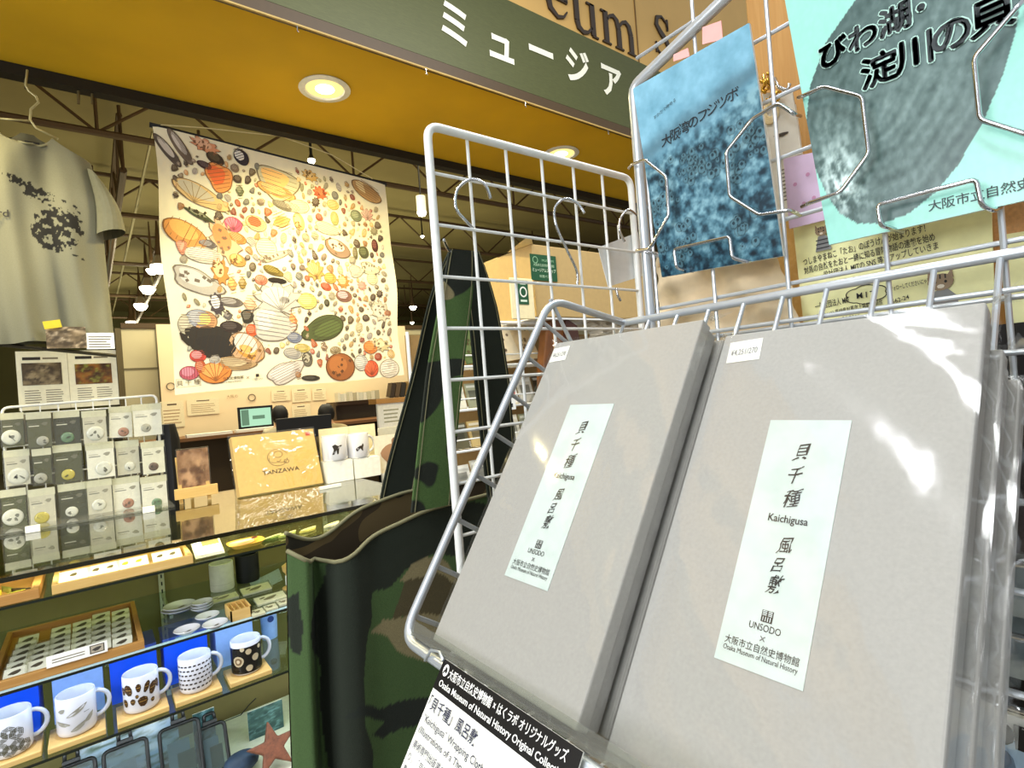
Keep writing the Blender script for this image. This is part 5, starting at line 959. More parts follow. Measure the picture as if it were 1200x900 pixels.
def wire(pts,x=.53,r=.0019,name='octagon_wire'):
    P=[XP(a,b,x+(c[0] if c else 0)) for a,b,*c in pts]; MB().tube(rpath(P,.004,3),r,8).build(name,CHROME,rk,smooth='all')
wire([(737,197,.024),(740,193,.012),(756,187),(781,207),(784,252),(762,291),(745,294,.02),(770,297,.024)])
wire([(938,136,.024),(930,133,.0),(912,121),(882,139),(851,178),(855,230),(890,252),(925,246),(938,252,.024)])
wire([(812,318,.026),(793,314),(790,292),(855,277),(858,302),(876,307,.01),(884,304,.024)],name='shelf_clip')
wire([(936,114,.024),(942,112),(965,101),(1010,113),(1018,180),(985,225),(948,238),(940,242,.024)])
wire([(1240,-40,.02),(1195,5),(1141,68),(1148,140),(1205,158),(1225,162,.02)])
wire([(1058,272,.026),(1032,264),(1028,240),(1144,210),(1150,240),(1164,247,.01),(1172,243,.024)],name='shelf_clip')
# booklets
def booklet(lb,c4,x,img_fn,nx,ny,title,th=.003,pc=(214,226,228)):
    """c4 pixel corners TL TR BR BL"""
    P=[XP(a,b,x) for a,b in c4]; t=T('booklet',lb,'booklet',(P[3]+P[2])/2)
    fn=lambda u,v,h=0:(P[3]*(1-u)+P[2]*u)*(1-v)+(P[0]*(1-u)+P[1]*u)*v+V((-h,0,0))
    mb=MB(); mb.hexa([fn(0,0,0),fn(1,0,0),fn(1,1,0),fn(0,1,0),fn(0,0,-th),fn(1,0,-th),fn(1,1,-th),fn(0,1,-th)]); mb.build('pages',mat('booklet_pages',(226,228,222),.6),t)
    painted('cover',lambda u,v:fn(u,v,.0006),img_fn(nx,ny),PRINTG,t)
    mb=MB(); title(mb,fn,P); mb.build('title_lettering',PRINT,t); return t
def img1(nx,ny):
    U,Vv=np.meshgrid(np.linspace(0,1,nx),np.linspace(0,1,ny)); n1=fbm(nx,ny,5,7,5,1); n2=fbm(nx,ny,20,30,4,2); n3=fbm(nx,ny,9,3,4,3)
    base=np.array((104,150,172))[None,None]*np.ones((ny,nx,1)); horizon=.60+.07*(n1-.5)+.16*U
    sky=np.array((122,176,200)); dark=np.array((22,46,60)); mid=np.array((70,112,130)); lt_=np.array((130,172,186))
    k=(.28*n1+.72*n2)[...,None]; k=np.clip((k-.30)*2.6,0,1); rock=np.where(k<.5,dark+(mid-dark)*k*2,mid+(lt_-mid)*(k-.5)*2)
    t_=np.clip((horizon-Vv)*14,0,1)[...,None]
    top=(sky-16*(n1[...,None]-.5)*3+ (n2[...,None]-.5)*26); band=np.exp(-((Vv-horizon-.03)/.05)**2)[...,None]; top=top*(1-.28*band)
    im=top*(1-t_)+rock*t_; im-= (np.clip(.16-Vv,0,.2)*180)[...,None]
    r=np.random.RandomState(11)
    cen=r.rand(16,2)
    for _ in range(150):
        ce=cen[r.randint(16)]; cx,cy=ce[0]+r.randn()*.07,.08+.52*ce[1]+r.randn()*.04
        if (cx-.5)**2+(cy-.25)**2<.03: continue
        rr=.014+.016*r.rand(); d=np.sqrt(((U-cx)/rr)**2+((Vv-cy)/(rr*.68))**2); im=np.where((d<1.25)[...,None],im*.7,im); im=np.where((d<1)[...,None],im*.3+np.array((96,140,156))*.7,im)
        d2=np.sqrt(((U-cx)/rr/.42)**2+((Vv-cy-rr*.2)/(rr*.30))**2); im=np.where((d2<1)[...,None],np.array((26,48,60)),im)
    return im
def fframe(fn): 
    o=fn(0,0,.001); return o
def vt(mb,fn,txt,u0,v0,u1,v1,size,c,bold=0,spread=True):
    """characters spaced from (u0,v0) to (u1,v1) following the cover"""
    n=len(txt)
    for i,ch in enumerate(txt):
        k=i/(n-1) if n>1 else .5; u=u0+(u1-u0)*k; v=v0+(v1-v0)*k; o=fn(u,v,.001); uu=(fn(u+.05,v,.001)-o); vv=(fn(u,v+.05,.001)-o); fr=Fr(o,uu,vv-uu.normalized()*vv.dot(uu.normalized())); text(mb,fr,ch,0,-size*.36,size,c,bold=bold)
def title1(mb,fn,P):
    vt(mb,fn,'大阪湾のフジツボ',.24,.665,.82,.735,.0145,(16,26,36),.004)
    vt(mb,fn,'すかだで眺める',.17,.80,.36,.835,.0048,(44,70,84))
booklet('blue barnacle photo booklet standing in wire holders at upper left of rack',[(742,104),(878,27),(918,300),(776,325)],.545,img1,170,240,title1)
def img2(nx,ny):
    U,Vv=np.meshgrid(np.linspace(0,1,nx),np.linspace(0,1,ny)); n1=fbm(nx,ny,5,7,4,21); n2=fbm(nx,ny,50,60,3,22)
    bgc=np.array((156,222,208)); im=np.ones((ny,nx,1))*bgc+((n2-.5)*8)[...,None]
    M=[(1003,0),(968,50),(950,100),(944,150),(953,192),(968,226),(984,250),(1005,262),(1035,262),(1066,250),(1096,226),(1122,195),(1150,148),(1174,92),(1190,40),(1196,0),(1196,-50),(1150,-90),(1085,-84),(1034,-44)]
    q_=[B2UV(*p) for p in M]; px_=np.array([p[0] for p in q_]); py_=np.array([p[1] for p in q_]); inside=np.zeros(U.shape,bool); N_=len(M); dist=np.full(U.shape,9.)
    for i in range(N_):
        x0,y0,x1,y1=px_[i],py_[i],px_[(i+1)%N_],py_[(i+1)%N_]; c=((y0>Vv)!=(y1>Vv))&(U<(x1-x0)*(Vv-y0)/(y1-y0+1e-9)+x0); inside^=c
        dx,dy=(x1-x0),(y1-y0)*1.3; tt_=np.clip(((U-x0)*dx+(Vv-y0)*1.3*dy)/(dx*dx+dy*dy),0,1); dist=np.minimum(dist,np.hypot(U-x0-tt_*dx,(Vv-y0)*1.3-tt_*dy))
    ux,uy=B2UV(985,215); rad=np.hypot((U-ux)*1.0,(Vv-uy)*1.3); fx,fy=B2UV(1240,330)
    rr_=np.hypot((U-fx)*1.0,(Vv-fy-.9)*.55)
    ringv=np.sin(dist*150+n1*9)*.6+np.sin(dist*67+n1*5)*.6; low=np.clip((.62-Vv)*3,0,1)
    shc=np.array((88,112,110))+ (ringv*13*(.35+.65*low)+(n2-.5)*46+(n1-.5)*46)[...,None]; edge=np.clip(1-dist/.09,0,1)[...,None]; shc=shc*(1-.25*edge)+np.array((60,84,84))*.25*edge
    pale=np.exp(-(((U-ux)/.09)**2+((Vv-uy)/.10)**2)); shc=shc+(pale*np.clip(n2*2.4-.6,0,1)*150)[...,None]
    d=np.where(inside,0.,2.)
    im=np.where((d<1)[...,None],shc,im); return im
def outl(mb,fn,txt,u0,v0,u1,v1,size):
    for rr,hh,cc in ((.0019,.0003,(184,224,212)),(.00085,.0007,(40,50,54))):
        for k in range(8):
            du,dv=rr/.195*math.cos(PI*k/4),rr/.33*math.sin(PI*k/4)
            vt(mb,lambda u,v,h=0:fn(u,v,h+hh),txt,u0+du,v0+dv,u1+du,v1+dv,size,cc)
def title2(mb,fn,P):
    def q(px,py):
        w_=XP(px,py,.547); u,v=.5,.5
        for _ in range(15):
            e=w_-fn(u,v); du=(fn(u+.01,v)-fn(u,v))/.01; dv=(fn(u,v+.01)-fn(u,v))/.01; det=du.y*dv.z-du.z*dv.y; u+=(e.y*dv.z-e.z*dv.y)/det; v+=(du.y*e.z-du.z*e.y)/det
        return u,v
    outl(mb,fn,'びわ湖',*q(977,62),*q(1049,24),.0245)
    outl(mb,fn,'・',*q(1080,10),*q(1080,10),.020)
    outl(mb,fn,'淀川の貝',*q(1031,82),*q(1163,18),.0285)
    vt(mb,fn,'大阪市立自然史博物館',*q(1096,241),*q(1262,201),.0092,(52,66,70),.006)
cp=[XP(920,0,.547),XP(972,287,.547),XP(1200,235,.547)]
yR=cp[2].y-.045; z0=(cp[1].z+cp[2].z)/2; zt2=z0+.33
def c2p(y,z): 
    c_=RM@(V((.547,y,z))-EYE); return (600+Fpx*c_.x/-c_.z,450-Fpx*c_.y/-c_.z)
yTL=cp[0].y+(cp[0].y-cp[1].y)*((zt2-cp[0].z)/(cp[0].z-cp[1].z)); yR2=yR
P2_=[XP(*c2p(yTL,zt2),.547),XP(*c2p(yR2+.012,zt2),.547),XP(*c2p(yR2,z0-.001),.547),XP(*c2p(cp[1].y,cp[1].z),.547)]
def B2UV(px,py):
    fn=lambda u,v:(P2_[3]*(1-u)+P2_[2]*u)*(1-v)+(P2_[0]*(1-u)+P2_[1]*u)*v
    w_=XP(px,py,.547); u,v=.5,.5
    for _ in range(15):
        e=w_-fn(u,v); du=(fn(u+.01,v)-fn(u,v))/.01; dv=(fn(u,v+.01)-fn(u,v))/.01; det=du.y*dv.z-du.z*dv.y; u+=(e.y*dv.z-e.z*dv.y)/det; v+=(du.y*e.z-du.z*e.y)/det
    return u,v
booklet('pale green booklet with a large grey mussel shell and bold title',[c2p(yTL,zt2),c2p(yR2+.012,zt2),c2p(yR2,z0-.001),c2p(cp[1].y,cp[1].z)],.547,img2,190,250,title2)
for k,(a,b,c,d,lb) in enumerate([(823,24,847,52,'upper pink sticky tab behind the barnacle booklet'),(789,56,808,72,'lower pink sticky tab behind the barnacle booklet')]):
    p0,p1,p2,p3=XP(a,d,.552),XP(c,d-6,.552),XP(c-2,b,.552),XP(a,b+8,.552); props(MB().hexa([p0,p1,p2,p3]+[p+V((.001,0,0)) for p in (p0,p1,p2,p3)]).build('sticky_tab',mat('pink_tab',(240,176,170),.5)),lb,'sticky note')
# ------------------------------------------------------------------ things behind the rack panel
def quadX(name,lb,cat,c4,x,m,th=.002,build=True):
    P=[XP(a,b,x) for a,b in c4]; t=T(name,lb,cat,(P[3]+P[2])/2)
    MB().hexa(P[::-1]+[p+V((th,0,0)) for p in P[::-1]]).build('sheet',m,t); 
    fn=lambda u,v,h=0:(P[3]*(1-u)+P[2]*u)*(1-v)+(P[0]*(1-u)+P[1]*u)*v+V((-h,0,0)); return t,fn
wb=T('wood_backboard','tan wooden board standing behind the silver rack','board',(.80,.1,1)); MB().box(.80,.825,-.5,.395,.3,2.2).build('board',WOODT,wb,bevel=.002); MB().box(.79,.8,.345,.395,.3,1.7).build('edge_post',WOODO,wb)
YEL=mat('pale_yellow_paper',(244,244,184),.6)
t,fn=quadX('yellow_leaflet','pale yellow leaflet with japanese text and cat pictures behind the rack','leaflet',[(926,235),(1160,190),(1166,372),(944,402)],.64,YEL)
mb=MB()
def tline(mb,fn,txt,px0,py0,px1,py1,size,x=.64,c=(50,50,40),bold=.01):
    a=XP(px0,py0,x-.0012); b=XP(px1,py1,x-.0012); u_=(b-a); fr=Fr(a,u_,V((0,0,1))-u_.normalized()*u_.normalized().z); text(mb,fr,txt,0,0,size,c,'l',bold,width=u_.length,h=.0004)
tline(mb,fn,'つしまやまねこ「たお」のぼうけんが始まります！',942,311,1085,271,.0088); tline(mb,fn,'対馬の自然をたおと一緒に知る冒険物語の連載を始め',943,321,1096,281,.0086); tline(mb,fn,'一般社団法人 MITの SNS 等でアップしていきま',960,327,1100,291,.0082)
tline(mb,fn,'一般社団法人 MIT',956,363,996,354,.0085); tline(mb,fn,'〒817-1603 長崎県対馬市上県町佐須奈',958,373,1035,356,.006); tline(mb,fn,'TEL 0920-84-2366',962,380,1008,372,.0055); tline(mb,fn,'562-24',1046,356,1066,350,.006); tline(mb,fn,'フォローしてくださいにゃ！',1044,341,1088,331,.0055)
mb.build('lettering',PRINT,t)
q=XP(1015,345,.638); fr=Fr(q,(0,-1,0),(0,0,1)); mb=MB(); P=[(.0175*math.cos(a)*(1+.12*abs(math.sin(3*a))),.0085*math.sin(a)*(1+.15*abs(math.sin(3*a)))) for a in [2*PI*i/36 for i in range(36)]]
mb.tube([fr.p(a,b,.0008) for a,b in P],.0005,5,closed=True); mb.build('cloud_outline',BLACK,t); mb=MB(); text(mb,fr,'M I T',0,-.003,.008,(30,30,26),bold=.02,h=.001); mb.build('cloud_lettering',PRINT,t)
def kitten(px,py,s_,x,par,nm='kitten_picture'):
    q=XP(px,py,x-.001); fr=Fr(q,(0,-1,0),(0,0,1)); mb=MB(); g1=(150,128,100); 
    mb.prism(fr.sh(0,-.012*s_),[(a*s_,b*s_) for a,b in ((-.012,-.016),(.014,-.016),(.011,.004),(.004,.012),(-.006,.010))],0,.0004,(130,132,134)); mb.prism(fr.sh(0,.006*s_,.0005),blobp(.010*s_,.008*s_,14,0,.02),0,.0004,g1)
    for sg in (-1,1): mb.prism(fr.sh(sg*.007*s_,.012*s_,.0003),[(-.003*s_,-.003*s_),(.003*s_,-.003*s_),(sg*.002*s_,.006*s_)],0,.0006,g1); mb.disc(fr,sg*.004*s_,.006*s_,.0012*s_,.0014*s_,.0011,(20,18,16),8)
    for k in (-.004,0,.004): mb.fq(fr,k*s_-.0006*s_,k*s_+.0006*s_,.009*s_,.013*s_,.0012,(40,34,30))
    for k in range(3): mb.fq(fr,-.010*s_,.011*s_,(-.024+.007*k)*s_,(-.022+.007*k)*s_,.0008,(50,52,56))
    mb.disc(fr,0,.002*s_,.003*s_,.002*s_,.0011,(230,222,206),8); mb.build(nm,PRINT,par)
kitten(1103,338,1.0,.639,t); kitten(963,275,.62,.637,t,'small_kitten_picture')
t,fn=quadX('lilac_card','lilac patterned card seen between the two booklets','card',[(918,186),(956,178),(966,258),(925,268)],.625,mat('lilac_paper',(214,190,222),.6)); mb=MB()
for u,v in ((.3,.6),(.7,.7),(.5,.3),(.8,.35)): o=fn(u,v,.001); mb.disc(Fr(o,(0,-1,0),(0,0,1)),0,0,.0022,.0022,0,(196,140,180),8)
mb.build('flower_print',PRINT,t)
t,fn=quadX('price_leaflet','white leaflet with grey text beside the lilac card','leaflet',[(895,130),(932,122),(950,250),(912,262)],.66,PAPERW); mb=MB(); fr=Fr(fn(.1,.1,.001),(0,-1,0),(0,0,1)); lines(mb,fr,.002,.022,.01,.05,9,(120,116,104)); mb.build('text_lines',PRINT,t)
t,fn=quadX('white_packet','white plastic packet hanging behind the rack','packet',[(893,110),(928,104),(940,180),(905,190)],.652,mat('milky_plastic',(222,218,206),.3)); mb=MB(); q=fn(.45,.35,.001); mb.prism(Fr(q,(0,-1,0),(0,0,1)),blobp(.008,.002,9,-.1,.3),0,.0004,(60,48,36)); mb.build('dark_print',PRINT,t)
t=T('gold_trinket','crumpled golden trinket hanging between the booklets','trinket',XP(905,105,.64))
GOLD=mat('gold_foil',(206,160,60),.25,.9,var=.3,scale=200); r_=random.Random(3); mb=MB()
for k in range(9):
    q=XP(898+r_.uniform(-5,12),103+r_.uniform(-14,14),.64); pts=[q+V((r_.uniform(-.006,.006),r_.uniform(-.007,.007),r_.uniform(-.008,.008))) for _ in range(4)]; mb.tube(rpath(pts,.004,3),.0018,6)
mb.build('gold_tangle',GOLD,t,smooth='all'); MB().tube(rpath([XP(908,92,.63),XP(912,102,.62),XP(922,106,.62),XP(926,98,.62)],.003),.002,8).build('hook_end',CHROME,t,smooth='all')
t=T('cream_knot','cream string knot hanging below the golden trinket','ornament',XP(903,132,.65)); mb=MB()
for k in range(4): q=XP(903,134,.65); mb.tube([q+V((0,.009*math.cos(a)*(1-.12*k),.010*math.sin(a)+.002*k)) for a in [2*PI*i/14 for i in range(14)]],.0016,6,closed=True)
mb.build('knot_loops',mat('cream_string',(226,206,160),.8),t,smooth='all')
def clothfn(u,v,P): 
    p=(P[3]*(1-u)+P[2]*u)*(1-v)+(P[0]*(1-u)+P[1]*u)*v; return p+V((-.008*math.sin(u*13+v*7)-.005*math.sin(v*19-u*6),0,0))
P=[XP(a,b,.615) for a,b in ((770,315),(905,290),(948,400),(762,420))]
t=T('cream_cloth','crumpled cream cloth bag hanging under the barnacle booklet','cloth bag',(P[3]+P[2])/2); sheet(lambda u,v:clothfn(u,v,P),40,30).build('cloth',mat('cream_canvas',(226,206,172),.9,bump=.2),t,smooth='all'); MB().tube([P[0]+V((0,0,.0)),P[0]+V((0,-.02,.05)),P[1]+V((0,.03,.05)),P[1]],.004,8).build('handle',mat('cream_canvas'),t,smooth='all')
t,fn=quadX('cork_card','tan cork card at the right behind the green booklet','card',[(1162,180),(1205,172),(1205,300),(1166,306)],.66,mat('cork',(206,160,110),.8,var=.15,scale=300))
t,fn=quadX('yellow_slip','pale yellow slip at the right edge behind the rack','leaflet',[(1176,275),(1230,266),(1230,410),(1180,415)],.65,YEL)
t,fn=quadX('wooden_post_card','narrow tan strip leaflet beside the yellow leaflet','leaflet',[(905,255),(932,248),(944,400),(918,404)],.70,WOODL)
# lower wire shelf at the right with packed fabrics
lr=T('side_wire_rack','chrome wire rack with packed goods at the far right edge','rack',(.56,-.05,0))
XS=.46
zs=[]
for (a,b) in (((1168,657),(1200,662)),((1160,738),(1200,747)),((1150,818),(1200,836))):
    q=XP(*a,XS); zs.append(q.z); MB().tube([(XS,.13,q.z),(XS,-.25,q.z)],.0022,8).build('shelf_wire',CHROME,lr,smooth=True)
for y in (.135,-.25): MB().tube([(XS+.01,y,.3),(XS+.01,y,1.47)],.004,8).build('post',CHROME,lr)
for z in zs: MB().tube([(XS,.13,z),(XS+.2,.13,z)],.0022,8).build('side_wire',CHROME,lr)
for i,(zz_,c1,c2,lb) in enumerate([(zs[0],(60,52,48),(26,20,18),'dark folded textile in the upper pocket of the side rack'),(zs[1],(150,156,152),(108,118,120),'grey textile with round spots above the middle wire'),(zs[2],(158,164,160),(98,110,114),'grey spotted textile below the middle wire')]):
    hh=.075 if i else .10; nx_,ny_=60,24; n1=fbm(nx_,ny_,9,3,2,60+i)[...,None]; im=np.where(n1>.55,np.array(c2),np.array(c1))*np.ones((ny_,nx_,3)); t=T('folded_textile',lb,'textile',(XS+.02,-.05,zz_)); XX=XS+.014+.012*i
    fz=zz_+.003; MB().box(XX+.001,XX+.03,-.22,.12,fz,fz+hh*.9).build('folded_stack',mat('tex_%d'%i,c1,.8),t,bevel=.004); painted('printed_face',lambda u,v,XX=XX,fz=fz,hh=hh:V((XX-.0006,.12-.34*u,fz+hh*.9*v)),im.astype(float),CLOTHP,t)
t=T('lettered_card','white and blue card with bold dark letters, lower right corner','card',(XS,0,1.2)); za=XP(1170,835,XS).z; MB().box(XS+.006,XS+.01,-.2,.12,za-.14,za-.002).build('card',PAPERW,t); q=XP(1170,862,XS+.005); MB().box(XS+.003,XS+.0055,-.2,.12,za-.13,q.z).build('blue_band',mat('soft_blue_paper',(168,196,220),.5),t)
mb=MB(); fr=Fr(XP(1150,862,XS+.0028),(0,-1,0),(0,0,1)); text(mb,fr,'on',0,.001,.030,(16,16,18),'l',.05,h=.001); fr=Fr(XP(1150,897,XS+.0026),(0,-1,0),(0,0,1)); text(mb,fr,'e',0,.0,.036,(30,62,92),'l',.05,h=.001); text(mb,fr,'e',.030,-.012,.036,(30,62,92),'l',.05,h=.001); mb.build('lettering',PRINT,t)
MB().box(.62,.63,-.5,.14,.3,1.47).build('dark_backing',mat('dark_backing',(20,16,14),.8),lr)
# ------------------------------------------------------------------ grey boxes
TH=.0245
def cloth_box(label,y0,y1,t0,t1,h1,top=True,group=None,sticker=None):
    t=T('wrapped_cloth_box',label,'box',S((y0+y1)/2,t1,h1-TH/2),group)
    f=Fr(S(y0,t1,h1),SL.u,SL.v); W=y0-y1; Hh=t1-t0; e=.0016
    MB().fb(f,e,W-e,e,Hh-e,-TH+.001,-TH*.5).build('box_base',GREYBOX,t,bevel=.0012); MB().fb(f,0,W,0,Hh,-TH*.5+.0002,0).build('box_lid',GREYBOX,t,bevel=.0014)
    # film wrap: a slightly ruffled skin
    mb=MB(); n1,n2=26,40; rr=random.Random(int(y0*1000)+int(h1*1000))
    ph=[rr.uniform(0,6) for _ in range(6)]
    def top_(u,v):
        edge=min(u,1-u,v,1-v); k=min(1,edge*7); h=.0014+k*.0016*(1+math.sin(u*6+v*9+ph[0]))*.5+.0012*k*math.sin(v*23+u*11+ph[1])*(.4 if edge>.1 else 1); return f.p(-.0015+(W+.003)*u,-.0015+(Hh+.003)*v,h)
    mb.add([top_(i/n1,j/n2) for j in range(n2+1) for i in range(n1+1)],[(j*(n1+1)+i,j*(n1+1)+i+1,(j+1)*(n1+1)+i+1,(j+1)*(n1+1)+i) for j in range(n2) for i in range(n1)])
    for sd in (0,1):
        u=sd; N_=40
        mb.add([top_(u,j/N_) for j in range(N_+1)]+[top_(u,j/N_)+(f.u*(.0016*math.sin(j*1.7+ph[2])+(.001 if sd else -.001)))-f.n*(TH*.5) for j in range(N_+1)]+[top_(u,j/N_)+f.u*(.003 if sd else -.003)*.4-f.n*(TH+.001) for j in range(N_+1)],[(j,j+1,N_+2+j,N_+1+j) for j in range(N_)]+[(N_+1+j,N_+2+j,2*N_+3+j,2*N_+2+j) for j in range(N_)])
    mb.build('plastic_wrap',WRAP,t,smooth='all')
    # crumpled corner fins of the wrap
    mb=MB()
    for (u,v) in ((1,1),(0,1)) if top else ((1,1),):
        c=top_(u,v); P=[]
        for k in range(10):
            a=rr.uniform(-.2,1.5); l=rr.uniform(.008,.02); d=(f.u*(math.cos(a) if u else -math.cos(a)*.4)+f.v*math.sin(a)*.55-f.n*rr.uniform(0,.8)); w_=f.n*rr.uniform(-.003,.003)+f.v*rr.uniform(-.004,.004); mb.add([c-f.n*.001*k,c+d*l*.5+w_,c+d*l-w_,c+d*l*.4-f.n*.004-w_],[(0,1,2),(0,2,3)])
    mb.build('wrap_corner_crumples',WRAP,t)
    if top:
        # title label
        a0,a1,b0,b1=top
        lf=Fr(f.p(a0,b0),SL.u,SL.v); lw,lh=a1-a0,b1-b0
        lab=MB().fb(lf,0,lw,0,lh,.0001,.0005).build('title_label',ramp_mat('washi_label',[(0,(186,202,197)),(.5,(206,218,213)),(1,(214,225,221))],(1,1,1),60,.8,4,False) if 'washi_label' not in _m else _m['washi_label'],t); props(lab,'pale mottled paper label with vertical brush lettering')
        mb=MB(); K=(34,32,36); k=lw/.052
        g2=Fr(lf.p(0,0,.0005),lf.u,lf.v)
        for ch,pv,s_,dx in (('貝',.850,.0128,0),('千',.752,.0122,-.001),('種',.652,.0132,.0),('風',.462,.0112,.002),('呂',.385,.0098,0),('敷',.315,.0118,.001)):
            vs,fs=glyphs(ch,.004); cxm=(min(v.x for v in vs)+max(v.x for v in vs))/2; cym=(min(v.y for v in vs)+max(v.y for v in vs))/2; s_*=k
            mb.add([g2.p(lw*.5+dx*k+((v.x-cxm)*.80+.16*(v.y-cym)+.04*math.sin(9*v.y))*s_,lh*pv+((v.y-cym)*1.04+.16*(v.x-cxm)+.035*math.sin(9*v.x))*s_,.0004) for v in vs],fs,K)
        text(mb,g2,'Kaichigusa',lw*.5,lh*.552,.0070*k,K,bold=.012,width=lw*.47)
        # square seal
        sx_,sy_=lw*.5,lh*.195; q=.0034*k
        mb.fq(g2,sx_-q,sx_+q,sy_-q,sy_+q,.0003,K)
        for a in (-.62,-.2,.22,.64): mb.fq(g2,sx_+a*q-q*.07,sx_+a*q+q*.07,sy_-q*.85,sy_-q*.1,.0005,(206,214,210)); mb.fq(g2,sx_-q*.85,sx_-q*.1,sy_+(a+.9)*q*.55-q*.06,sy_+(a+.9)*q*.55+q*.06,.0005,(206,214,210)); mb.fq(g2,sx_+q*.15,sx_+q*.85,sy_+(a+.9)*q*.55-q*.06,sy_+(a+.9)*q*.55+q*.06,.0005,(206,214,210))
        text(mb,g2,'UNSODO',lw*.5,lh*.142,.0056*k,K,width=lw*.36); text(mb,g2,'×',lw*.5,lh*.100,.0075*k,(120,120,120))
        text(mb,g2,'大阪市立自然史博物館',lw*.5,lh*.068,.0052*k,K,width=lw*.84); text(mb,g2,'Osaka Museum of Natural History',lw*.5,lh*.043,.0042*k,K,width=lw*.84)
        mb.build('label_lettering',PRINT,lab)
    if sticker:
        a0,a1,b0,b1=sticker; sf=Fr(f.p(a0,b0),SL.u,SL.v).rot(3); st=MB().fb(sf,0,a1-a0,0,b1-b0,.0001,.0006).build('price_sticker',PAPERW,t); mb=MB(); text(mb,Fr(sf.p(0,0,.0006),sf.u,sf.v),'¥4,251/270',(a1-a0)/2,(b1-b0)*.32,.0075,(120,120,124),width=(a1-a0)*.8); mb.build('price_print',PRINT,st)
    return t
B1=(.420,.246,-.252,.052); B2=(.2375,.0765,-.249,.0555)
# label coordinates measured on the lid (a from left edge, b from lower edge)
cloth_box('grey wrapped cloth box with white vertical label, left box on top',B1[0],B1[1],B1[2],B1[3],0,top=(.420-.3605,.420-.308,.052+.0175,.052+.176),sticker=(.0035,.0265,.279,.296))
cloth_box('grey wrapped cloth box with white vertical label, right and nearest box',B2[0],B2[1],B2[2],B2[3],-.021,top=(.2375-.184,.2375-.1345,.0555+.017,.0555+.172),sticker=(.008,.034,.277,.296))
for k in range(1,4): cloth_box('grey cloth box in the stack under the left box, '+('directly beneath it','third from the top','lowest of four')[k-1],B1[0]-.002*k,B1[1]-.003*k,B1[2]+.001*k,B1[3]-.001*k,-k*(TH+.0035),top=False)
for k in range(1,3): cloth_box('grey cloth box in the stack under the right box, '+('directly beneath it','lowest of three')[k-1],B2[0]-.002*k,B2[1]-.003*k,B2[2]+.004*k+.010,B2[3]-.001*k,-.021-k*(TH+.0035),top=False)
# acrylic lip and shelf liner
lp=T('acrylic_lip','clear acrylic ledge holding the grey boxes at the lower rack edge','ledge',S(.2,.06,0))
MB().fb(Fr(S(.444,.0568,0),SL.u,SL.v),0,.60,0,.0022,-.110,.006).build('ledge_plate',glassmat('ledge_acrylic',(236,234,226),.07,.03,milk=.05),lp)
MB().fb(Fr(S(.444,.0568,.0062),SL.u,SL.v),0,.60,-.0,.011,0,.0015).build('front_lip',ACRYL,lp)
# price card with header
pc=T('description_card','black and white description card clipped below the left box','sign',S(.3,.1,.012))
cf=Fr(S(.381,.0572,.0095),SL.u,SL.v); CW=.152
MB().fb(cf,0,CW,-.105,0,-.0014,-.0004).build('white_card',PAPERW,pc); MB().fb(cf,0,CW,-.0215,0,-.0003,.0001).build('black_header',mat('header_black',(16,15,16),.45),pc)
mb=MB(); Wt=(244,244,240); Nv=(40,44,70)
hf=Fr(cf.p(0,0,.0002),cf.u,cf.v)
mb.disc(hf,.0078,-.0063,.0036,.0042,.0003,Wt,20); mb.disc(hf,.0085,-.0060,.0014,.0022,.0006,(16,15,16),12,rot=.5); mb.disc(hf,.0066,-.0075,.0007,.0018,.0006,(16,15,16),10,rot=-.5)
text(mb,hf,'大阪市立自然史博物館 × はくラボ オリジナルグッズ',.0132,-.0095,.0075,Wt,'l',.012,width=.130); text(mb,hf,'Osaka Museum of Natural History Original Collection',.006,-.0178,.0064,Wt,'l',.012,width=.140)
text(mb,hf,'「貝千種」風呂敷',.003,-.034,.0098,Nv,'l',.008,width=.064); text(mb,hf,'"Kaichigusa" Wrapping Cloth',.004,-.0435,.0068,Nv,'l',.002,width=.078); text(mb,hf,'(Illustrations of a Thousand Shells)',.004,-.0515,.0064,Nv,'l',.002,width=.094)
for i,tx in enumerate(['美術専門出版業の芸艸堂の「貝千種」よ','り。「貝千種」に描かれた貝の図を風呂','敷を制作しました。大阪湾の貝のほかに','バッグにもなる大きさです。']): text(mb,hf,tx,.004,-.0615-.0085*i,.0062,Nv,'l',.0,width=.098 if i<3 else .07)
mb.build('lettering',PRINT,pc)
MB().tube([S(.412,.068,.004),S(.405,.058,.0075),S(.392,.0555,.0085),S(.380,.0585,.0110)],.0012,6).build('card_clip',SILVER,pc,smooth='all')
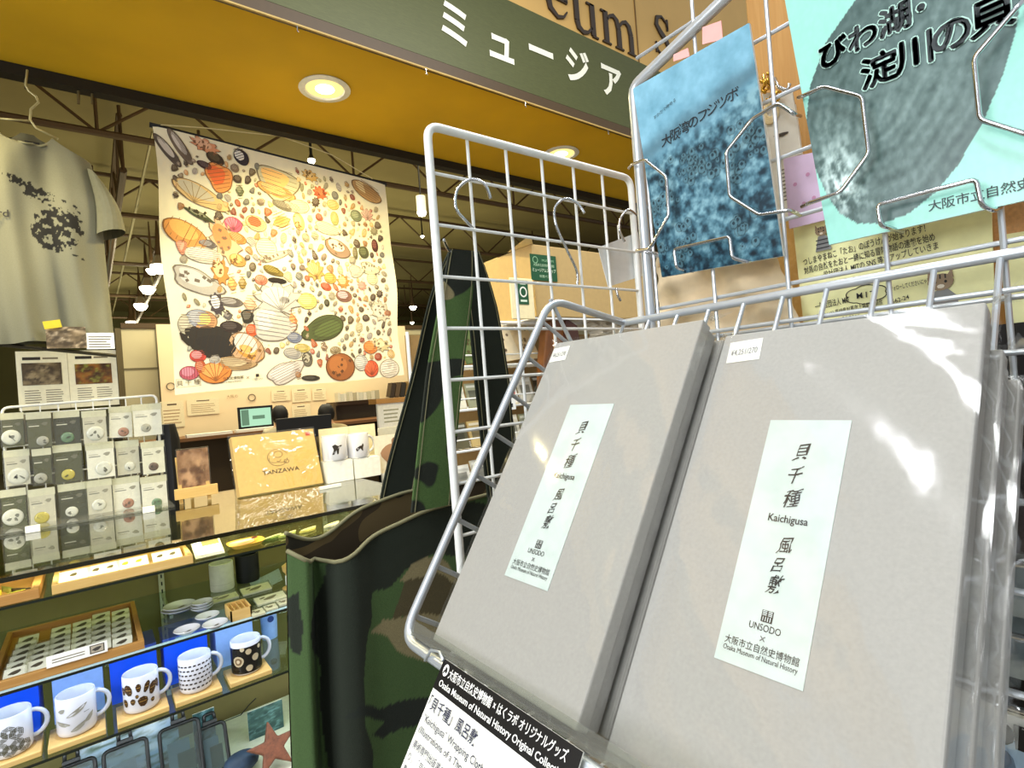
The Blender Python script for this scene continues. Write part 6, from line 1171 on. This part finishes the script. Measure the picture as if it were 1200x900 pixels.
# ------------------------------------------------------------------ stock seen through the grid
KY=1.35
kc=T('cream_carton','cream cardboard carton on top of the shelf behind the grid','carton',YP(670,370,KY+.2)); fr,wd,ht=rectY(626,287,760,376,KY); x0=YP(626,330,KY).x; z0=YP(680,372,KY).z; z1=YP(640,288,KY).z
CARD=mat('cream_cardboard',(190,160,104),.7,var=.04)
MB().box(x0,x0+.62,KY,KY+.3,z0,z1).build('carton_body',CARD,kc,bevel=.003); MB().hexa([(x0-.0,KY,z1),(x0+.008,KY,z1),(x0+.008,KY+.2,z1),(x0,KY+.2,z1),(x0-.06,KY-.06,z1+.004),(x0-.052,KY-.06,z1+.004),(x0+.0,KY+.12,z1+.0),(x0-.008,KY+.12,z1+.0)]).build('carton_flap',mat('pale_flap',(236,214,160),.7),kc)
fr,wd,ht=rectY(622,299,652,329,KY-.003); gs=MB().fb(fr,0,wd,0,ht,-.001,.001).build('green_sign',mat('dark_green_sign',(22,80,44),.5),kc); mb=MB(); fg=Fr(fr.p(0,0,.001),fr.u,fr.v); text(mb,fg,'MUSEUM',wd*.66,ht*.74,ht*.13,(150,196,150),width=wd*.45); text(mb,fg,'大阪市立自然史博物館',wd*.5,ht*.55,ht*.12,(190,220,180),width=wd*.8); text(mb,fg,'ミュージアムショップ',wd*.5,ht*.34,ht*.16,(214,232,200),bold=.01,width=wd*.9); text(mb,fg,'年間パス',wd*.5,ht*.12,ht*.12,(190,220,180),width=wd*.4); ring(mb,fg,wd*.18,ht*.78,wd*.08,wd*.08,wd*.02,(150,196,150),h=.0006); mb.build('lettering',PRINT,gs)
fr,wd,ht=rectY(599,326,626,374,1.33); t=T('memo_board','pale cream memo board with small green label, hung before the carton','memo board',fr.o); MB().fb(fr,0,wd,0,ht,-.006,0).build('board',mat('board_cream',(244,228,178),.5),t,bevel=.004); MB().fb(fr,wd*.30,wd*.74,ht*.36,ht*.94,0,.002).build('green_label',mat('dark_green_sign'),t); mb=MB(); ff=Fr(fr.p(0,0,.002),fr.u,fr.v); ring(mb,ff,wd*.52,ht*.66,wd*.11,wd*.13,wd*.05,(236,236,220),h=.0006); mb.fq(ff,wd*.38,wd*.66,ht*.42,ht*.47,.0006,(214,230,206)); mb.fq(ff,wd*.40,wd*.64,ht*.84,ht*.88,.0006,(214,230,206)); mb.build('label_print',PRINT,t)
# leather bag
LE=mat('brown_leather_bag',(104,60,18),.4,var=.15,scale=30,bump=.1)
c=YP(655,400,1.38); LS=1.31; t=T('leather_bag','brown leather bag hanging behind the grid and basket','bag',c); f=Fr((c.x-.075*LS,1.40,c.z-.16*LS))
mb=MB(); mb.prism(f,[(a*LS,b*LS) for a,b in [(0,0),(.16,0),(.155,.12),(.13,.20),(.10,.225),(.05,.225),(.03,.19),(.01,.1)]],-.012,.03); mb.build('bag_body',LE,t,bevel=.006); MB().prism(f,[(a*LS,b*LS) for a,b in [(.07,.05),(.15,.06),(.13,.20),(.09,.22)]],.031,.042).build('side_flap',mat('dark_leather',(64,30,12),.5),t); MB().tube([f.p(.065,.27,.032),f.p(.058,.13,.034),f.p(.026,.0,.032)],.002,6).build('seam',mat('leather_edge',(186,130,60),.5),t)
# hanging paper
P=[YP(a,b,.506) for a,b in ((701,290),(748,272),(757,322),(713,336))]; t=T('hanging_paper','blank white paper hanging from a hook at the grid right side','paper',P[3]); MB().hexa(P[::-1]+[p+V((0,.001,0)) for p in P[::-1]]).build('paper',mat('bluish_white_paper',(226,228,226),.6),t); MB().tube([P[0].lerp(P[1],.5),P[0].lerp(P[1],.5)+V((0,0,.02))],.0012,6).build('string',WHITE,t)
fr,wd,ht=rectY(690,372,752,404,1.38); t=T('plastic_bundle','crumpled clear plastic packets behind the basket corner','packet',fr.o); mb=MB(); n=14; rr=random.Random(4)
mb.add([fr.p(wd*i/n,ht*j/n,rr.uniform(-.012,.012)) for j in range(n+1) for i in range(n+1)],[(j*(n+1)+i,j*(n+1)+i+1,(j+1)*(n+1)+i+1,(j+1)*(n+1)+i) for j in range(n) for i in range(n)]); mb.build('crumpled_film',mat('milky_film',(190,180,160),.2),t)
# product rack
KX0,KX1=YP(503,450,1.5).x,YP(503,450,1.5).x+.95; pr=T('product_shelf','white wire product shelf with books and packets behind the grid','shelf',((KX0+KX1)/2,1.6,0))
KX0+=.02; KTOP=z0-.012
MB().tube(rpath([(KX0,1.42,.02),(KX0,1.42,KTOP),(KX0+.95,1.42,KTOP),(KX0+.95,1.42,.02)],.03,5),.006,8).build('front_frame',WHITE,pr,smooth='all')
for x in (KX0,KX0+.95): MB().tube([(x,1.66,.02),(x,1.66,KTOP)],.006,8).build('rear_post',WHITE,pr)
lev=[1.52,1.385,1.26,1.13,.99]
for z in [KTOP-.002]+lev:
    if z>1.6: MB().box(KX0+.3,KX0+.94,1.35,1.66,z+.006,z+.0115).build('top_board',WHITE,pr); continue
    MB().tube([(KX0,1.42,z),(KX0+.95,1.42,z)],.004,6).build('shelf_bar',WHITE,pr); MB().tube([(KX0,1.42,z+.035),(KX0+.95,1.42,z+.035)],.0025,6).build('rail_bar',WHITE,pr)
    mb=MB()
    for k in range(32): x=KX0+.95*k/31; mb.tube([(x,1.42,z),(x,1.66,z)],.0018,5)
    o=mb.build('shelf_wires',WHITE,pr); o['kind']='stuff'
MB().box(KX0,KX1,1.67,1.68,.02,KTOP-.01).build('back_panel',mat('shelf_back_tan',(150,120,70),.7),pr)
# books on the upper level
for i,(a,b,c_,d,col,lb) in enumerate([(566,384,592,432,(206,140,50),'orange picture book with dark dots behind the grid'),(588,380,612,430,(236,220,184),'cream picture book right of the orange one'),(548,388,568,434,(90,110,60),'green picture book left of the orange one'),(612,384,634,432,(220,196,150),'beige booklet next to the leather bag')]):
    fr,wd,ht=rectY(a,c_-50 if False else b,c_,d,1.47); fr.o.z=lev[0]+.006; f=Fr(fr.o,(1,0,0),(0,.35,1)).rot(8); t=T('picture_book',lb,'book',f.o); MB().fb(f,.0,wd,.006,ht*.95,-.008,0).build('cover',mat('pb_%d'%i,col,.4),t); mb=MB()
    for k in range(9): mb.disc(f,wd*random.uniform(.2,.8),ht*random.uniform(.15,.85),.006,.006,.0006,mix(col,(60,40,20),.6),8)
    mb.build('cover_print',PRINTG,t)
cl=[(226,220,196),(120,110,70),(200,196,180),(96,90,60),(180,60,50),(150,150,120),(230,226,210),(70,60,44),(196,170,110)]
names=['second','third','fourth','lowest']
for li,z in enumerate(lev[1:]):
    n=13
    for k in range(n):
        x=KX0+.02+k*.071; col=cl[(k*5+li*3)%9]; f=Fr((x,1.45+.0,z+.006),(1,0,0),(0,.3,1)); hh=random.uniform(.075,.095)
        b=MB().fb(f,0,.062,0,hh,-.006,0,col).fb(f,.008,.05,hh*.3,hh*.7,.0002,.0008,mix(col,(40,40,30),.45)).fb(f,.004,.058,hh*.82,hh*.92,.0002,.0008,mix(col,(240,240,230),.6)).build('goods_packet',PRINTG)
        props(b,'printed goods packet, %s from left on the %s level of the product shelf'%(ORD[k],names[li]),'packet','goods packets on the %s shelf level'%names[li])
fr,wd,ht=rectY(579,456,604,481,1.40); t=T('red_price_sign','white price sign with a red band clipped to the product shelf','sign',fr.o); MB().fb(fr,0,wd,0,ht,-.002,0).build('card',PAPERW,t); mb=MB(); mb.fq(fr,.0,wd,ht*.68,ht,.0006,(196,44,40)); lines(mb,fr,wd*.1,wd*.6,ht*.1,ht*.6,4,(90,86,80)); mb.fq(fr,wd*.68,wd*.86,ht*.12,ht*.3,.0006,(60,60,60)); mb.build('sign_print',PRINT,t)
